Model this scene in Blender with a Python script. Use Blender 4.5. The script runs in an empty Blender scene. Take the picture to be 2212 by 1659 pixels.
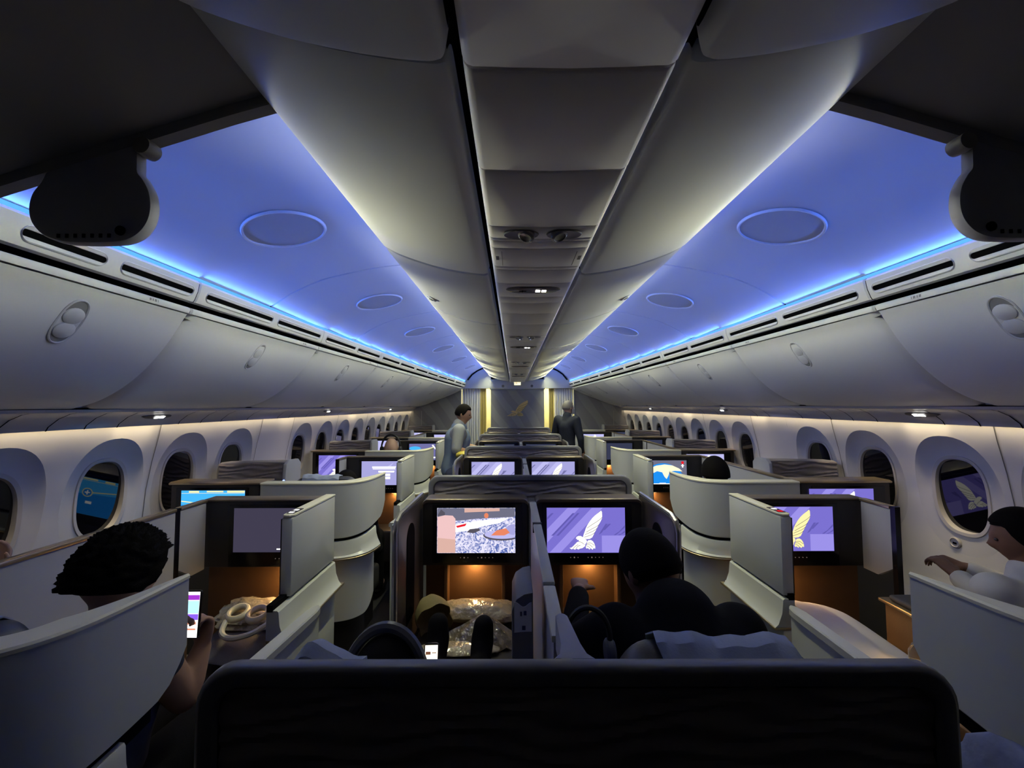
import bpy, bmesh, math, random
from mathutils import Vector, Matrix

random.seed(7)
SC = bpy.context.scene
COL = SC.collection
R = math.radians
CX0 = 0.10          # the cabin's centre line, seen from a camera standing a little left of it
EYE = 1.65          # eye height above the floor; heights below are given from the eye
PITCH = 1.87        # distance between suite rows

# ---------------------------------------------------------------- camera
F_PX, W_PX, H_PX = 900.0, 2212.0, 1659.0
def make_camera():
    cam = bpy.data.cameras.new('camera')
    ob = bpy.data.objects.new('camera', cam)
    COL.objects.link(ob)
    cam.sensor_width = 36.0
    cam.lens = F_PX / W_PX * 36.0
    cam.clip_start = 0.02
    cam.clip_end = 100
    th = math.atan((876.0 - H_PX / 2) / F_PX)
    ya = math.atan((1109.0 - W_PX / 2) / F_PX)
    f = Vector((-math.sin(ya) * math.cos(th), math.cos(ya) * math.cos(th), math.sin(th)))
    r0 = f.cross(Vector((0, 0, 1))).normalized()
    u0 = r0.cross(f)
    ro = R(0.2)
    r = r0 * math.cos(ro) - u0 * math.sin(ro)
    u = u0 * math.cos(ro) + r0 * math.sin(ro)
    m = Matrix(((r.x, u.x, -f.x, 0), (r.y, u.y, -f.y, 0), (r.z, u.z, -f.z, EYE), (0, 0, 0, 1)))
    ob.matrix_world = m
    SC.camera = ob
make_camera()
SC.view_settings.view_transform = 'Standard'
SC.view_settings.look = 'None'
SC.view_settings.exposure = 0.15
SC.view_settings.gamma = 1.0
SC.view_settings.use_curve_mapping = False

# ---------------------------------------------------------------- night outside, cabin lamps and added aisle fill inside
w = bpy.data.worlds.new('night')
SC.world = w
w.use_nodes = True
w.node_tree.nodes['Background'].inputs[0].default_value = (0.01, 0.012, 0.02, 1)
w.node_tree.nodes['Background'].inputs[1].default_value = 0.05

def warp(x, y, z):
    """the forward cabin narrows: upper side panels move inboard towards the front bulkhead"""
    t = max(0.0, min(1.15, (y - 2.3) / 8.1)) ** 1.6
    a = min(1.0, max(0.0, (abs(x) - 0.7) / 1.08))
    b = min(1.0, max(0.0, (z + 0.02) / 0.62))
    b = b * b * (3 - 2 * b)
    sx = 1 if x >= 0 else -1
    return (x - sx * 0.50 * a * b * t, y, z - 0.09 * t * a * b)

UNIT = [0.86]       # cabin lining is drawn in units of 0.86 m; the suites in metres
FZ = -EYE / UNIT[0]
def P(x, y, z):
    """scene point from centre-line coordinates (x from the centre line, y ahead of the eye, z from eye height)"""
    k = UNIT[0]
    return Vector((k * (CX0 + x), k * y, EYE + k * z))

def PW(x, y, z):
    return P(*warp(x, y, z))

def area_lamp(name, loc, aim, sx, sy, col, power, along=Vector((0, 1, 0)), spread=None):
    l = bpy.data.lights.new(name, 'AREA')
    l.shape = 'RECTANGLE'
    l.size = sx
    l.size_y = sy
    l.color = col
    l.energy = power
    if spread:
        l.spread = R(spread)
    o = bpy.data.objects.new(name, l)
    COL.objects.link(o)
    zax = -(aim - loc).normalized()
    yax = (along - along.dot(zax) * zax).normalized()
    xax = yax.cross(zax)
    m = Matrix((xax, yax, zax)).transposed().to_4x4()
    m.translation = loc
    o.matrix_world = m
    return o

WHITE = (1.0, 1.0, 0.56)
BLUE = (0.05, 0.17, 1.0)
WARM = (1.0, 0.80, 0.48)
K_BLUE, K_BIN, K_SIDE, K_WALL, K_DOWN = 1.85, 1.4, 0.43, 0.85, 4.5
def strip_lamp(name, a, b, aim, wid, col, power, spread):
    area_lamp(name, (a + b) / 2, aim, wid, (b - a).length, col, power, along=(b - a).normalized(), spread=spread)
for i in range(7):
    y0, y1 = (1.10 if i == 0 else 0.73 + 1.49 * i + 0.01), 0.73 + 1.49 * (i + 1) - 0.01
    if i == 6:
        y1 = 10.3
    ym, ln = (y0 + y1) / 2, y1 - y0
    dim = (1.6, 0.78, 0.8, 1.4, 2.0, 2.3, 2.3)[i]
    dim2 = (0.62, 0.8, 0.85, 0.85, 0.8, 0.8, 0.8)[i]
    for s in (-1, 1):
        # blue wash up the aisle vault, from the ledge behind the side valance
        nsub = 1 if i < 2 else 3
        for q in range(nsub):
            ya, yb = y0 + ln * q / nsub, y0 + ln * (q + 1) / nsub
            strip_lamp('cove_lamp', PW(s * 1.792, ya, 0.690), PW(s * 1.792, yb, 0.690), PW(s * 1.35, (ya + yb) / 2, 0.90), 0.02, BLUE, K_BLUE * ln / nsub, 120)
        # white wash from the same ledge across to the centre bins
        strip_lamp('cove_lamp', PW(s * 1.788, y0, 0.686), PW(s * 1.788, y1, 0.686), PW(s * 0.50, ym - (0.45 if i == 0 else 0.0), 0.77), 0.02, WHITE, K_BIN * ln * dim, 40 if i == 0 else 26)
        # white wash from above the edge of the centre bins out to the side bins
        strip_lamp('bin_edge_lamp', P(s * 0.64, y0, 0.875), P(s * 0.64, y1, 0.875), PW(s * 1.80, ym, 0.56), 0.03, WHITE, K_SIDE * ln * dim2, 23)
        # added white fill along the aisle, aimed down to brighten the suites
        strip_lamp('aisle_fill_lamp', P(s * 0.712, y0, 0.800), P(s * 0.712, y1, 0.800), P(s * 0.85, ym, -0.6), 0.02, WHITE, K_DOWN * ln * (0.08, 0.8, 1, 1, 1, 1, 1)[i], 110)
        # blue wash from the centre bin edge
        strip_lamp('bin_edge_lamp', P(s * 0.64, y0, 0.86), P(s * 0.64, y1, 0.86), P(s * 1.0, ym, 0.97), 0.02, BLUE, 0.5 * K_BLUE * ln, 120)
for i in range(5):
    for s in (-1, 1):
        area_lamp('wall_wash_lamp', P(s * 2.618, 0.9 + 1.9 * i + 0.95, -0.10), P(s * 2.70, 0.9 + 1.9 * i + 0.95, -0.6), 0.02, 1.88, WARM, K_WALL * 1.88, spread=64)

# ---------------------------------------------------------------- materials
MATS = {}
def mat(name, col, rough=0.5, metal=0.0, emit=None, strength=1.0, noise=0.0, nscale=20.0, bump=0.0, bscale=200.0, spec=0.5, trans=0.0, ior=1.45, alpha=1.0, coat=0.0, bdist=0.002):
    if name in MATS:
        return MATS[name]
    m = bpy.data.materials.new(name)
    m.use_nodes = True
    nt = m.node_tree
    b = nt.nodes['Principled BSDF']
    b.inputs['Base Color'].default_value = (*col, 1)
    b.inputs['Roughness'].default_value = rough
    b.inputs['Metallic'].default_value = metal
    b.inputs['Specular IOR Level'].default_value = spec
    b.inputs['IOR'].default_value = ior
    b.inputs['Transmission Weight'].default_value = trans
    b.inputs['Alpha'].default_value = alpha
    b.inputs['Coat Weight'].default_value = coat
    if emit:
        b.inputs['Emission Color'].default_value = (*emit, 1)
        b.inputs['Emission Strength'].default_value = strength
    tc = nt.nodes.new('ShaderNodeTexCoord')
    if noise > 0:
        n = nt.nodes.new('ShaderNodeTexNoise')
        n.inputs['Scale'].default_value = nscale
        n.inputs['Detail'].default_value = 4
        nt.links.new(tc.outputs['Object'], n.inputs['Vector'])
        mx = nt.nodes.new('ShaderNodeMix')
        mx.data_type = 'RGBA'
        mx.inputs['A'].default_value = (*[c * (1 - noise) for c in col], 1)
        mx.inputs['B'].default_value = (*[min(1, c * (1 + noise)) for c in col], 1)
        nt.links.new(n.outputs['Fac'], mx.inputs['Factor'])
        nt.links.new(mx.outputs['Result'], b.inputs['Base Color'])
    if bump > 0:
        n2 = nt.nodes.new('ShaderNodeTexNoise')
        n2.inputs['Scale'].default_value = bscale
        nt.links.new(tc.outputs['Object'], n2.inputs['Vector'])
        bp = nt.nodes.new('ShaderNodeBump')
        bp.inputs['Strength'].default_value = bump
        bp.inputs['Distance'].default_value = bdist
        nt.links.new(n2.outputs['Fac'], bp.inputs['Height'])
        nt.links.new(bp.outputs['Normal'], b.inputs['Normal'])
    MATS[name] = m
    return m

def glow(name, col, strength):
    """a surface that gives off light: a screen, a lamp lens"""
    if name in MATS:
        return MATS[name]
    m = bpy.data.materials.new(name)
    m.use_nodes = True
    nt = m.node_tree
    nt.nodes.clear()
    e = nt.nodes.new('ShaderNodeEmission')
    e.inputs[0].default_value = (*col, 1)
    e.inputs[1].default_value = strength
    o = nt.nodes.new('ShaderNodeOutputMaterial')
    nt.links.new(e.outputs[0], o.inputs[0])
    MATS[name] = m
    return m

def srgb(r, g, b):
    f = lambda c: (c / 255 / 12.92) if c / 255 <= 0.04045 else ((c / 255 + 0.055) / 1.055) ** 2.4
    return (f(r), f(g), f(b))

M_PANEL = mat('cabin_panel_white', (0.70, 0.70, 0.69), 0.42, noise=0.02, nscale=3, bump=0.05, bscale=900)
M_VAULT = mat('vault_panel_white', (0.72, 0.72, 0.74), 0.5, noise=0.02, nscale=2, bump=0.04, bscale=700)
M_SPINE = mat('service_spine_grey', (0.85, 0.81, 0.80), 0.45, noise=0.03, nscale=4)
M_GAP = mat('gap_black', (0.004, 0.004, 0.005), 0.9, noise=0.1, spec=0.05)
M_WALL = mat('sidewall_white', (0.66, 0.65, 0.64), 0.5, noise=0.02, nscale=3, bump=0.04, bscale=600)
M_SOFFIT = mat('soffit_grey', (0.48, 0.47, 0.48), 0.25, noise=0.03, nscale=5, spec=0.6)
M_FLOOR = mat('carpet_dark', (0.02, 0.02, 0.028), 0.95, noise=0.3, nscale=60, bump=0.5, bscale=400)
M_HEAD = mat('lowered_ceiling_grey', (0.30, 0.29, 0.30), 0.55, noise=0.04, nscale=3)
M_SHELL = mat('suite_shell_white', (0.56, 0.57, 0.57), 0.28, noise=0.02, nscale=4, coat=0.15)
M_LINER = mat('suite_liner_grey', (0.40, 0.40, 0.44), 0.6, noise=0.03, nscale=8, bump=0.1, bscale=900)
M_CAP = mat('suite_cap_champagne', (0.74, 0.70, 0.56), 0.4, metal=0.0, noise=0.04, nscale=12)
M_GOLD = mat('trim_bronze_metal', (0.50, 0.40, 0.27), 0.3, metal=0.85, noise=0.05, nscale=30)
M_DARK = mat('suite_dark_plastic', (0.022, 0.020, 0.022), 0.4, noise=0.1, nscale=15)
M_BROWN = mat('suite_brown_leather', (0.15, 0.075, 0.034), 0.5, noise=0.2, nscale=10, bump=0.2, bscale=120)
M_BEZEL = mat('screen_bezel_black', (0.006, 0.006, 0.008), 0.2, noise=0.1)
M_BACK = mat('seatback_dark_fabric', (0.30, 0.262, 0.265), 0.6, noise=0.15, nscale=30, bump=0.15, bscale=500)
M_RIM = mat('seatback_rim_dark', (0.20, 0.195, 0.22), 0.28, noise=0.1, nscale=20)

# ---------------------------------------------------------------- mesh building
class MB:
    def __init__(self):
        self.v, self.f = [], []
    def add(self, p):
        self.v.append(Vector(p))
        return len(self.v) - 1
    def poly(self, pts):
        self.f.append([self.add(p) for p in pts])
        return self
    def grid(self, rows, closed=False, flip=False):
        idx = [[self.add(p) for p in r] for r in rows]
        n = len(rows[0])
        for i in range(len(rows) - 1):
            for j in range(n if closed else n - 1):
                a, b, c, d = idx[i][j], idx[i][(j + 1) % n], idx[i + 1][(j + 1) % n], idx[i + 1][j]
                self.f.append([d, c, b, a] if flip else [a, b, c, d])
        self.last = idx
        return self
    def box(self, x0, x1, y0, y1, z0, z1, fn=None):
        fn = fn or P
        c = [fn(x, y, z) for z in (z0, z1) for y in (y0, y1) for x in (x0, x1)]
        b = len(self.v)
        self.v += [Vector(q) for q in c]
        for q in ((0, 2, 3, 1), (4, 5, 7, 6), (0, 1, 5, 4), (2, 6, 7, 3), (0, 4, 6, 2), (1, 3, 7, 5)):
            self.f.append([b + k for k in q])
        return self
    def prism(self, pts, off):
        """closed solid from a polygon (world points) and an offset vector"""
        off = Vector(off)
        a = [self.add(p) for p in pts]
        b = [self.add(Vector(p) + off) for p in pts]
        n = len(a)
        self.f.append(a[::-1])
        self.f.append(b)
        for i in range(n):
            self.f.append([a[i], a[(i + 1) % n], b[(i + 1) % n], b[i]])
        return self
    def tube(self, path, r, n=10, cap=True):
        path = [Vector(p) for p in path]
        rr = r if isinstance(r, (list, tuple)) else [r] * len(path)
        rows = []
        up = None
        for i, p in enumerate(path):
            d = (path[min(i + 1, len(path) - 1)] - path[max(i - 1, 0)]).normalized()
            if up is None:
                up = Vector((0, 0, 1)) if abs(d.z) < 0.9 else Vector((1, 0, 0))
            a = d.cross(up)
            if a.length < 1e-5:
                a = d.cross(Vector((1, 0, 0)))
            a.normalize()
            bb = a.cross(d).normalized()
            up = bb
            rows.append([p + (a * math.cos(2 * math.pi * k / n) + bb * math.sin(2 * math.pi * k / n)) * rr[i] for k in range(n)])
        self.grid(rows, closed=True)
        idx = self.last
        if cap:
            self.f.append(idx[0][::-1])
            self.f.append(idx[-1])
        return self
    def lathe(self, base, prof, n=24, axis=Vector((0, 0, 1))):
        axis = Vector(axis).normalized()
        a = axis.orthogonal().normalized()
        b = axis.cross(a)
        rows = [[Vector(base) + axis * h + (a * math.cos(2 * math.pi * k / n) + b * math.sin(2 * math.pi * k / n)) * max(r, 1e-4) for k in range(n)] for r, h in prof]
        self.grid(rows, closed=True)
        idx = self.last
        self.f.append(idx[0][::-1])
        self.f.append(idx[-1])
        return self
    def ball(self, c, rx, ry, rz, nu=20, nv=14, rot=None):
        c = Vector(c)
        rows = []
        for i in range(nv + 1):
            t = math.pi * i / nv
            row = []
            for k in range(nu):
                a = 2 * math.pi * k / nu
                v = Vector((rx * math.sin(t) * math.cos(a), ry * math.sin(t) * math.sin(a), rz * math.cos(t)))
                if rot:
                    v = rot @ v
                row.append(c + v)
            rows.append(row)
        self.grid(rows, closed=True)
        return self
    def build(self, name, material, parent=None, bevel=0.0, seg=2, smooth=35, solid=0.0, kind=None):
        bm = bmesh.new()
        vs = [bm.verts.new(p) for p in self.v]
        bm.verts.ensure_lookup_table()
        for f in self.f:
            q = []
            for k in f:
                if not q or (vs[k].co - vs[q[-1]].co).length > 1e-7:
                    q.append(k)
            if len(q) > 2 and (vs[q[0]].co - vs[q[-1]].co).length <= 1e-7:
                q.pop()
            if len(set(q)) < 3:
                continue
            try:
                bm.faces.new([vs[k] for k in q])
            except ValueError:
                pass
        bmesh.ops.remove_doubles(bm, verts=bm.verts, dist=1e-6)
        bmesh.ops.recalc_face_normals(bm, faces=bm.faces)
        if solid:
            bmesh.ops.solidify(bm, geom=list(bm.faces), thickness=solid)
        if bevel:
            es = [e for e in bm.edges if len(e.link_faces) == 2 and e.calc_face_angle(0) > R(30)]
            bmesh.ops.bevel(bm, geom=es, offset=bevel, segments=seg, profile=0.5, affect='EDGES', clamp_overlap=True)
        me = bpy.data.meshes.new(name)
        org = parent_origin(parent)
        if parent is None:
            org = Vector((0, 0, 0))
        bmesh.ops.translate(bm, verts=bm.verts, vec=-org)
        bm.to_mesh(me)
        bm.free()
        for p in me.polygons:
            p.use_smooth = True
        me.set_sharp_from_angle(angle=R(smooth))
        me.materials.append(material)
        o = bpy.data.objects.new(name, me)
        COL.objects.link(o)
        if parent is not None:
            o.parent = parent
        if kind:
            o['kind'] = kind
        return o

def parent_origin(p):
    v = Vector((0, 0, 0))
    while p is not None:
        v += p.location
        p = p.parent
    return v

def empty(name, loc, label, cat, group=None):
    o = bpy.data.objects.new(name, None)
    COL.objects.link(o)
    o.location = loc
    o.empty_display_size = 0.1
    tag(o, label, cat, group)
    return o

def tag(o, label, cat, group=None):
    o['label'] = label
    o['category'] = cat
    if group:
        o['group'] = group
    return o

def copy_tree(o, off=None, label=None, parent=None, skip=()):
    c = o.copy()
    COL.objects.link(c)
    if parent is not None:
        c.parent = parent
    if off is not None:
        c.location = o.location + Vector(off)
    if label:
        c['label'] = label
    for ch in list(o.children):
        if ch.name.split('.')[0] in skip:
            continue
        copy_tree(ch, parent=c, skip=skip)
    return c

def lerp(a, b, t):
    return a + (b - a) * t

def resample(pts, n):
    """points spread evenly along a polyline"""
    pts = [Vector(p) for p in pts]
    L = [0]
    for i in range(1, len(pts)):
        L.append(L[-1] + (pts[i] - pts[i - 1]).length)
    out = []
    for k in range(n):
        d = L[-1] * k / (n - 1)
        i = 1
        while i < len(L) - 1 and L[i] < d:
            i += 1
        t = (d - L[i - 1]) / max(1e-9, L[i] - L[i - 1])
        out.append(pts[i - 1].lerp(pts[i], t))
    return out

def smooth_curve(pts, n):
    """Catmull-Rom through the points, n samples"""
    pts = [Vector(p) for p in pts]
    m = len(pts)
    out = []
    for k in range(n):
        u = (m - 1) * k / (n - 1)
        i = min(int(u), m - 2)
        t = u - i
        p0, p1, p2, p3 = pts[max(i - 1, 0)], pts[i], pts[i + 1], pts[min(i + 2, m - 1)]
        out.append(0.5 * ((2 * p1) + (p2 - p0) * t + (2 * p0 - 5 * p1 + 4 * p2 - p3) * t * t + (3 * p1 - p0 - 3 * p2 + p3) * t ** 3))
    return out
# ================================================================ the cabin shell
Y_END = 10.4
def struct(o):
    o['kind'] = 'structure'
    return o

fl = MB().box(-2.9, 2.9, -1.2, 14.0, FZ - 0.04, FZ)
struct(fl.build('floor', M_FLOOR))

# ---- aisle vaults, one panel per ceiling section
VAULT = [(1.800, 0.694), (1.77, 0.712), (1.65, 0.790), (1.45, 0.880), (1.25, 0.930), (1.05, 0.968), (0.85, 0.990), (0.62, 1.0), (0.45, 1.0)]
def vault_z(x):
    for (xa, za), (xb, zb) in zip(VAULT, VAULT[1:]):
        if xb <= x <= xa:
            return za + (zb - za) * (xa - x) / (xa - xb)
    return 1.0
vault_seams = [1.02, 2.87, 4.30, 5.73, 7.16, 8.59, Y_END + 0.02]
for s in (-1, 1):
    for y0, y1 in zip(vault_seams, vault_seams[1:]):
        prof = smooth_curve([(x, 0, z) for x, z in VAULT], 22)
        ys = [y0 + 0.004, y0 + 0.010] + [lerp(y0, y1, t) for t in (0.1, 0.25, 0.4, 0.55, 0.7, 0.85)] + [y1 - 0.010, y1 - 0.004]
        m = MB()
        rows = []
        for i, y in enumerate(ys):
            lift = 0.016 if i in (0, len(ys) - 1) else 0
            rows.append([PW(s * p.x, y, p.z + lift) for p in prof])
        m.grid(rows)
        c = struct(m.build('ceiling', M_VAULT, solid=0.0))
        # oval cover set into the panel
        ycen = y0 + 0.745 if y0 > 2 else 2.12
        for k, yc in enumerate([ycen]):
            xc = 1.285
            ring, disc = MB(), MB()
            n = 40
            pr, pd = [], []
            for rr, dz in ((0.184, -0.001), (0.186, -0.009), (0.193, -0.010), (0.198, 0.0)):
                pr.append([PW(s * (xc + rr * math.cos(2 * math.pi * j / n)), yc + rr * 0.98 * math.sin(2 * math.pi * j / n), vault_z(xc + rr * math.cos(2 * math.pi * j / n)) + dz - 0.002) for j in range(n)])
            ring.grid(pr, closed=True)
            for rr in (0.185, 0.12, 0.06, 0.002):
                pd.append([PW(s * (xc + rr * math.cos(2 * math.pi * j / n)), yc + rr * 0.98 * math.sin(2 * math.pi * j / n), vault_z(xc + rr * math.cos(2 * math.pi * j / n)) - 0.0035) for j in range(n)])
            disc.grid(pd, closed=True)
            d = disc.build('oval_cover', mat('oval_cover_grey', (0.50, 0.50, 0.53), 0.6, noise=0.03), c)
            ring.build('cover_ring', mat('cover_ring_white', (0.95, 0.95, 0.97), 0.3, noise=0.02), d)

# dark space above the vault joints
struct(MB().grid([[P(x, y, 1.03) for y in (-1.2, Y_END)] for x in (-2.3, 2.3)]).build('ceiling', M_GAP))

# ---- side valances with air grilles, light ledge
VAL = [(1.805, 0.676), (1.790, 0.672), (1.783, 0.660), (1.791, 0.615), (1.807, 0.573), (1.815, 0.560), (1.84, 0.557)]
def val_at(z):
    for (xa, za), (xb, zb) in zip(VAL[2:], VAL[3:]):
        if zb <= z <= za:
            return xa + (xb - xa) * (za - z) / (za - zb)
    return 1.8
seams = [0.80 + 1.41 * i for i in range(7)] + [Y_END + 0.01]
M_COVE = glow('cove_light_blue', (0.10, 0.38, 1.0), 1.25)
M_SLOT = mat('grille_slot_black', (0.003, 0.003, 0.003), 0.9, noise=0.1, spec=0.05)
for s in (-1, 1):
    for i, (y0, y1) in enumerate(zip(seams, seams[1:])):
        if i == 0:
            y0 = -0.4
        ys = [y0 + 0.003, y0 + 0.010] + [lerp(y0, y1, t) for t in (0.2, 0.4, 0.6, 0.8)] + [y1 - 0.010, y1 - 0.003]
        m = MB()
        rows = []
        for j, y in enumerate(ys):
            dx = 0.008 if j in (0, len(ys) - 1) else 0
            rows.append([PW(s * (x + dx), y, z) for x, z in VAL])
        m.grid(rows)
        tr = struct(m.build('trim_%d' % (i + 1 if s < 0 else i + 8), M_PANEL))
        if i == 0:
            spans = [(0.55, 1.32), (1.40, 1.70), (1.765, 2.17)]
        else:
            spans = [(y0 + 0.055, y0 + 0.675), (y0 + 0.74, y1 - 0.055)]
        for a, b in spans:
            if b > Y_END:
                continue
            zc, hh = 0.607, 0.017
            def gp(u, h, out):
                # rounded slot outline; u runs 0..1 round the slot
                L = (b - a) / 2 - h
                pts = []
                n = 10
                for k in range(n + 1):
                    t = -math.pi / 2 + math.pi * k / n
                    pts.append((a + (b - a) / 2 + L + h * math.cos(t), zc + h * math.sin(t)))
                for k in range(n + 1):
                    t = math.pi / 2 + math.pi * k / n
                    pts.append((a + (b - a) / 2 - L + h * math.cos(t), zc + h * math.sin(t)))
                return [PW(s * (val_at(zz) - out), yy, zz) for yy, zz in pts]
            fr = MB()
            fr.grid([gp(0, 0.031, -0.001), gp(0, 0.030, 0.005), gp(0, 0.026, 0.007), gp(0, 0.022, 0.005), gp(0, 0.013, 0.003), gp(0, 0.012, 0.001)], closed=True)
            g = fr.build('air_grille', M_PANEL, tr)
            sl = MB().poly(gp(0, 0.0135, 0.0012))
            sl.build('slot', M_SLOT, g)
    # the glowing strip that shows between valance and vault
    m = MB()
    m.grid([[PW(s * 1.8015, lerp(0.9, Y_END, k / 40), z) for z in (0.6765, 0.684, 0.6935)] for k in range(41)])
    tag(m.build('cove_light', M_COVE), 'long blue light strip glowing along the %s aisle ceiling edge' % ('left' if s < 0 else 'right'), 'light strip', 'blue ceiling edge strips')
    # black gap above the bin doors
    struct(MB().grid([[PW(s * x, y, z) for x, z in ((1.838, 0.558), (1.92, 0.55), (1.92, 0.50), (1.862, 0.47))] for y in (-0.4, 2.3, 4, 6, 8, Y_END)]).build('trim_%d' % (20 if s < 0 else 21), M_GAP))

# ---- side overhead bins
DOOR = [(1.838, 0.492), (1.880, 0.425), (1.930, 0.345), (1.990, 0.265), (2.055, 0.193), (2.130, 0.126), (2.215, 0.068), (2.310, 0.022), (2.420, -0.010)]
door_curve = smooth_curve([(x, 0, z) for x, z in DOOR], 26)
def ordinal(i):
    return ('nearest', 'second', 'third', 'fourth', 'fifth', 'sixth', 'seventh', 'eighth', 'ninth', 'tenth', 'eleventh', 'twelfth', 'thirteenth', 'fourteenth', 'fifteenth')[i]
LATCH_M = mat('latch_white', (0.60, 0.60, 0.60), 0.35, noise=0.02)
LATCH_D = mat('latch_recess_grey', (0.22, 0.22, 0.22), 0.5, noise=0.05)
def normal_at(k, s):
    a, b = door_curve[max(k - 1, 0)], door_curve[min(k + 1, len(door_curve) - 1)]
    d = (b - a).normalized()
    return Vector((-d.z * -1, 0, d.x * -1)) if False else Vector((d.z, 0, -d.x))
def bin_unit(s, i, y0, y1):
    root = empty('overhead_bin', P(s * 2.2, (y0 + y1) / 2, 0.0), '', 'overhead bin', 'overhead bins along the %s wall' % ('left' if s < 0 else 'right'))
    side = 'left' if s < 0 else 'right'
    root['label'] = ('%s closed white overhead bin with oval latch above the %s windows' % (ordinal(i), side)) if i else 'overhead bin closest to the viewer above the %s windows' % side
    ys = [(y0 + 0.002, 0.050), (y0 + 0.012, 0.030), (y0 + 0.03, 0.013), (y0 + 0.055, 0.004), (y0 + 0.085, 0.0)] + [(lerp(y0, y1, t), -0.004 * math.sin(math.pi * t)) for t in (0.2, 0.4, 0.6, 0.8)] + [(y1 - 0.03, 0.0), (y1 - 0.014, 0.003), (y1 - 0.006, 0.012), (y1 - 0.002, 0.030)]
    m = MB()
    rows = []
    for y, ins in ys:
        row = []
        for k, p in enumerate(door_curve):
            n = normal_at(k, s)
            q = p - n * ins
            row.append(PW(s * q.x, y, q.z))
        row.append(PW(s * (2.43), y, -0.004))
        rows.append(row)
    m.grid(rows)
    m.build('door', M_PANEL, root)
    lip = MB()
    lp = [(1.868, 0.526), (1.842, 0.532), (1.829, 0.527), (1.827, 0.514), (1.834, 0.4975), (1.850, 0.4955)]
    lip.grid([[PW(s * (x + (0.01 if y in (ya, yb) else 0)), y, z) for x, z in lp] for ya, yb in [(y0 + 0.003, y1 - 0.003)] for y in (ya, ya + 0.008, lerp(ya, yb, 0.33), lerp(ya, yb, 0.67), yb - 0.008, yb)])
    lip.build('top_lip', M_PANEL, root)
    # small dark row placard printed on the lip
    if i < 4:
        pm = MB()
        for q, (a, b) in enumerate(((0.0, 0.010), (0.016, 0.022), (0.028, 0.040), (0.046, 0.050))):
            pm.grid([[PW(s * 1.8262, y1 - 0.26 + yy, z) for z in (0.507, 0.519)] for yy in (a, b)])
        pm.build('row_placard', LATCH_D, root)
    # the oval latch
    yc = 1.69 if i == 0 else y0 + 0.71
    if yc < y1 - 0.1:
        k0 = 6
        c = door_curve[k0]
        n = normal_at(k0, s)
        t = (door_curve[k0 + 1] - door_curve[k0 - 1]).normalized()
        def lp3(u, v, h):
            q = c + t * v + n * h
            return PW(s * q.x, yc + u, q.z)
        def ov(a, b, h, nn=28):
            out = []
            for j in range(nn):
                an = 2 * math.pi * j / nn
                ca, sa = math.cos(an), math.sin(an)
                out.append(lp3(a * (abs(ca) ** 0.9) * (1 if ca >= 0 else -1), b * (abs(sa) ** 0.75) * (1 if sa >= 0 else -1), h))
            return out
        rim = MB().grid([ov(0.052, 0.108, -0.004), ov(0.051, 0.107, 0.004), ov(0.047, 0.103, 0.006), ov(0.043, 0.099, 0.003), ov(0.043, 0.099, -0.002)], closed=True)
        lt = rim.build('latch', LATCH_M, root)
        rec = MB().grid([ov(0.043, 0.099, 0.0012), ov(0.02, 0.05, 0.0008), ov(0.001, 0.001, 0.0006)], closed=True)
        rec.build('latch_recess', LATCH_D, lt)
        for vv in (-0.028, 0.040):
            b = MB()
            rr = []
            for a2, h2 in ((0.040, 0.001), (0.039, 0.007), (0.030, 0.012), (0.001, 0.013)):
                rr.append([lp3(a2 * math.cos(2 * math.pi * j / 20), vv + a2 * 0.95 * math.sin(2 * math.pi * j / 20), h2) for j in range(20)])
            b.grid(rr, closed=True)
            b.build('latch_button', LATCH_M, lt)
    return root
for s in (-1, 1):
    for i, (y0, y1) in enumerate(zip(seams, seams[1:])):
        bin_unit(s, i, y0 if i else -0.6, y1)

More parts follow.
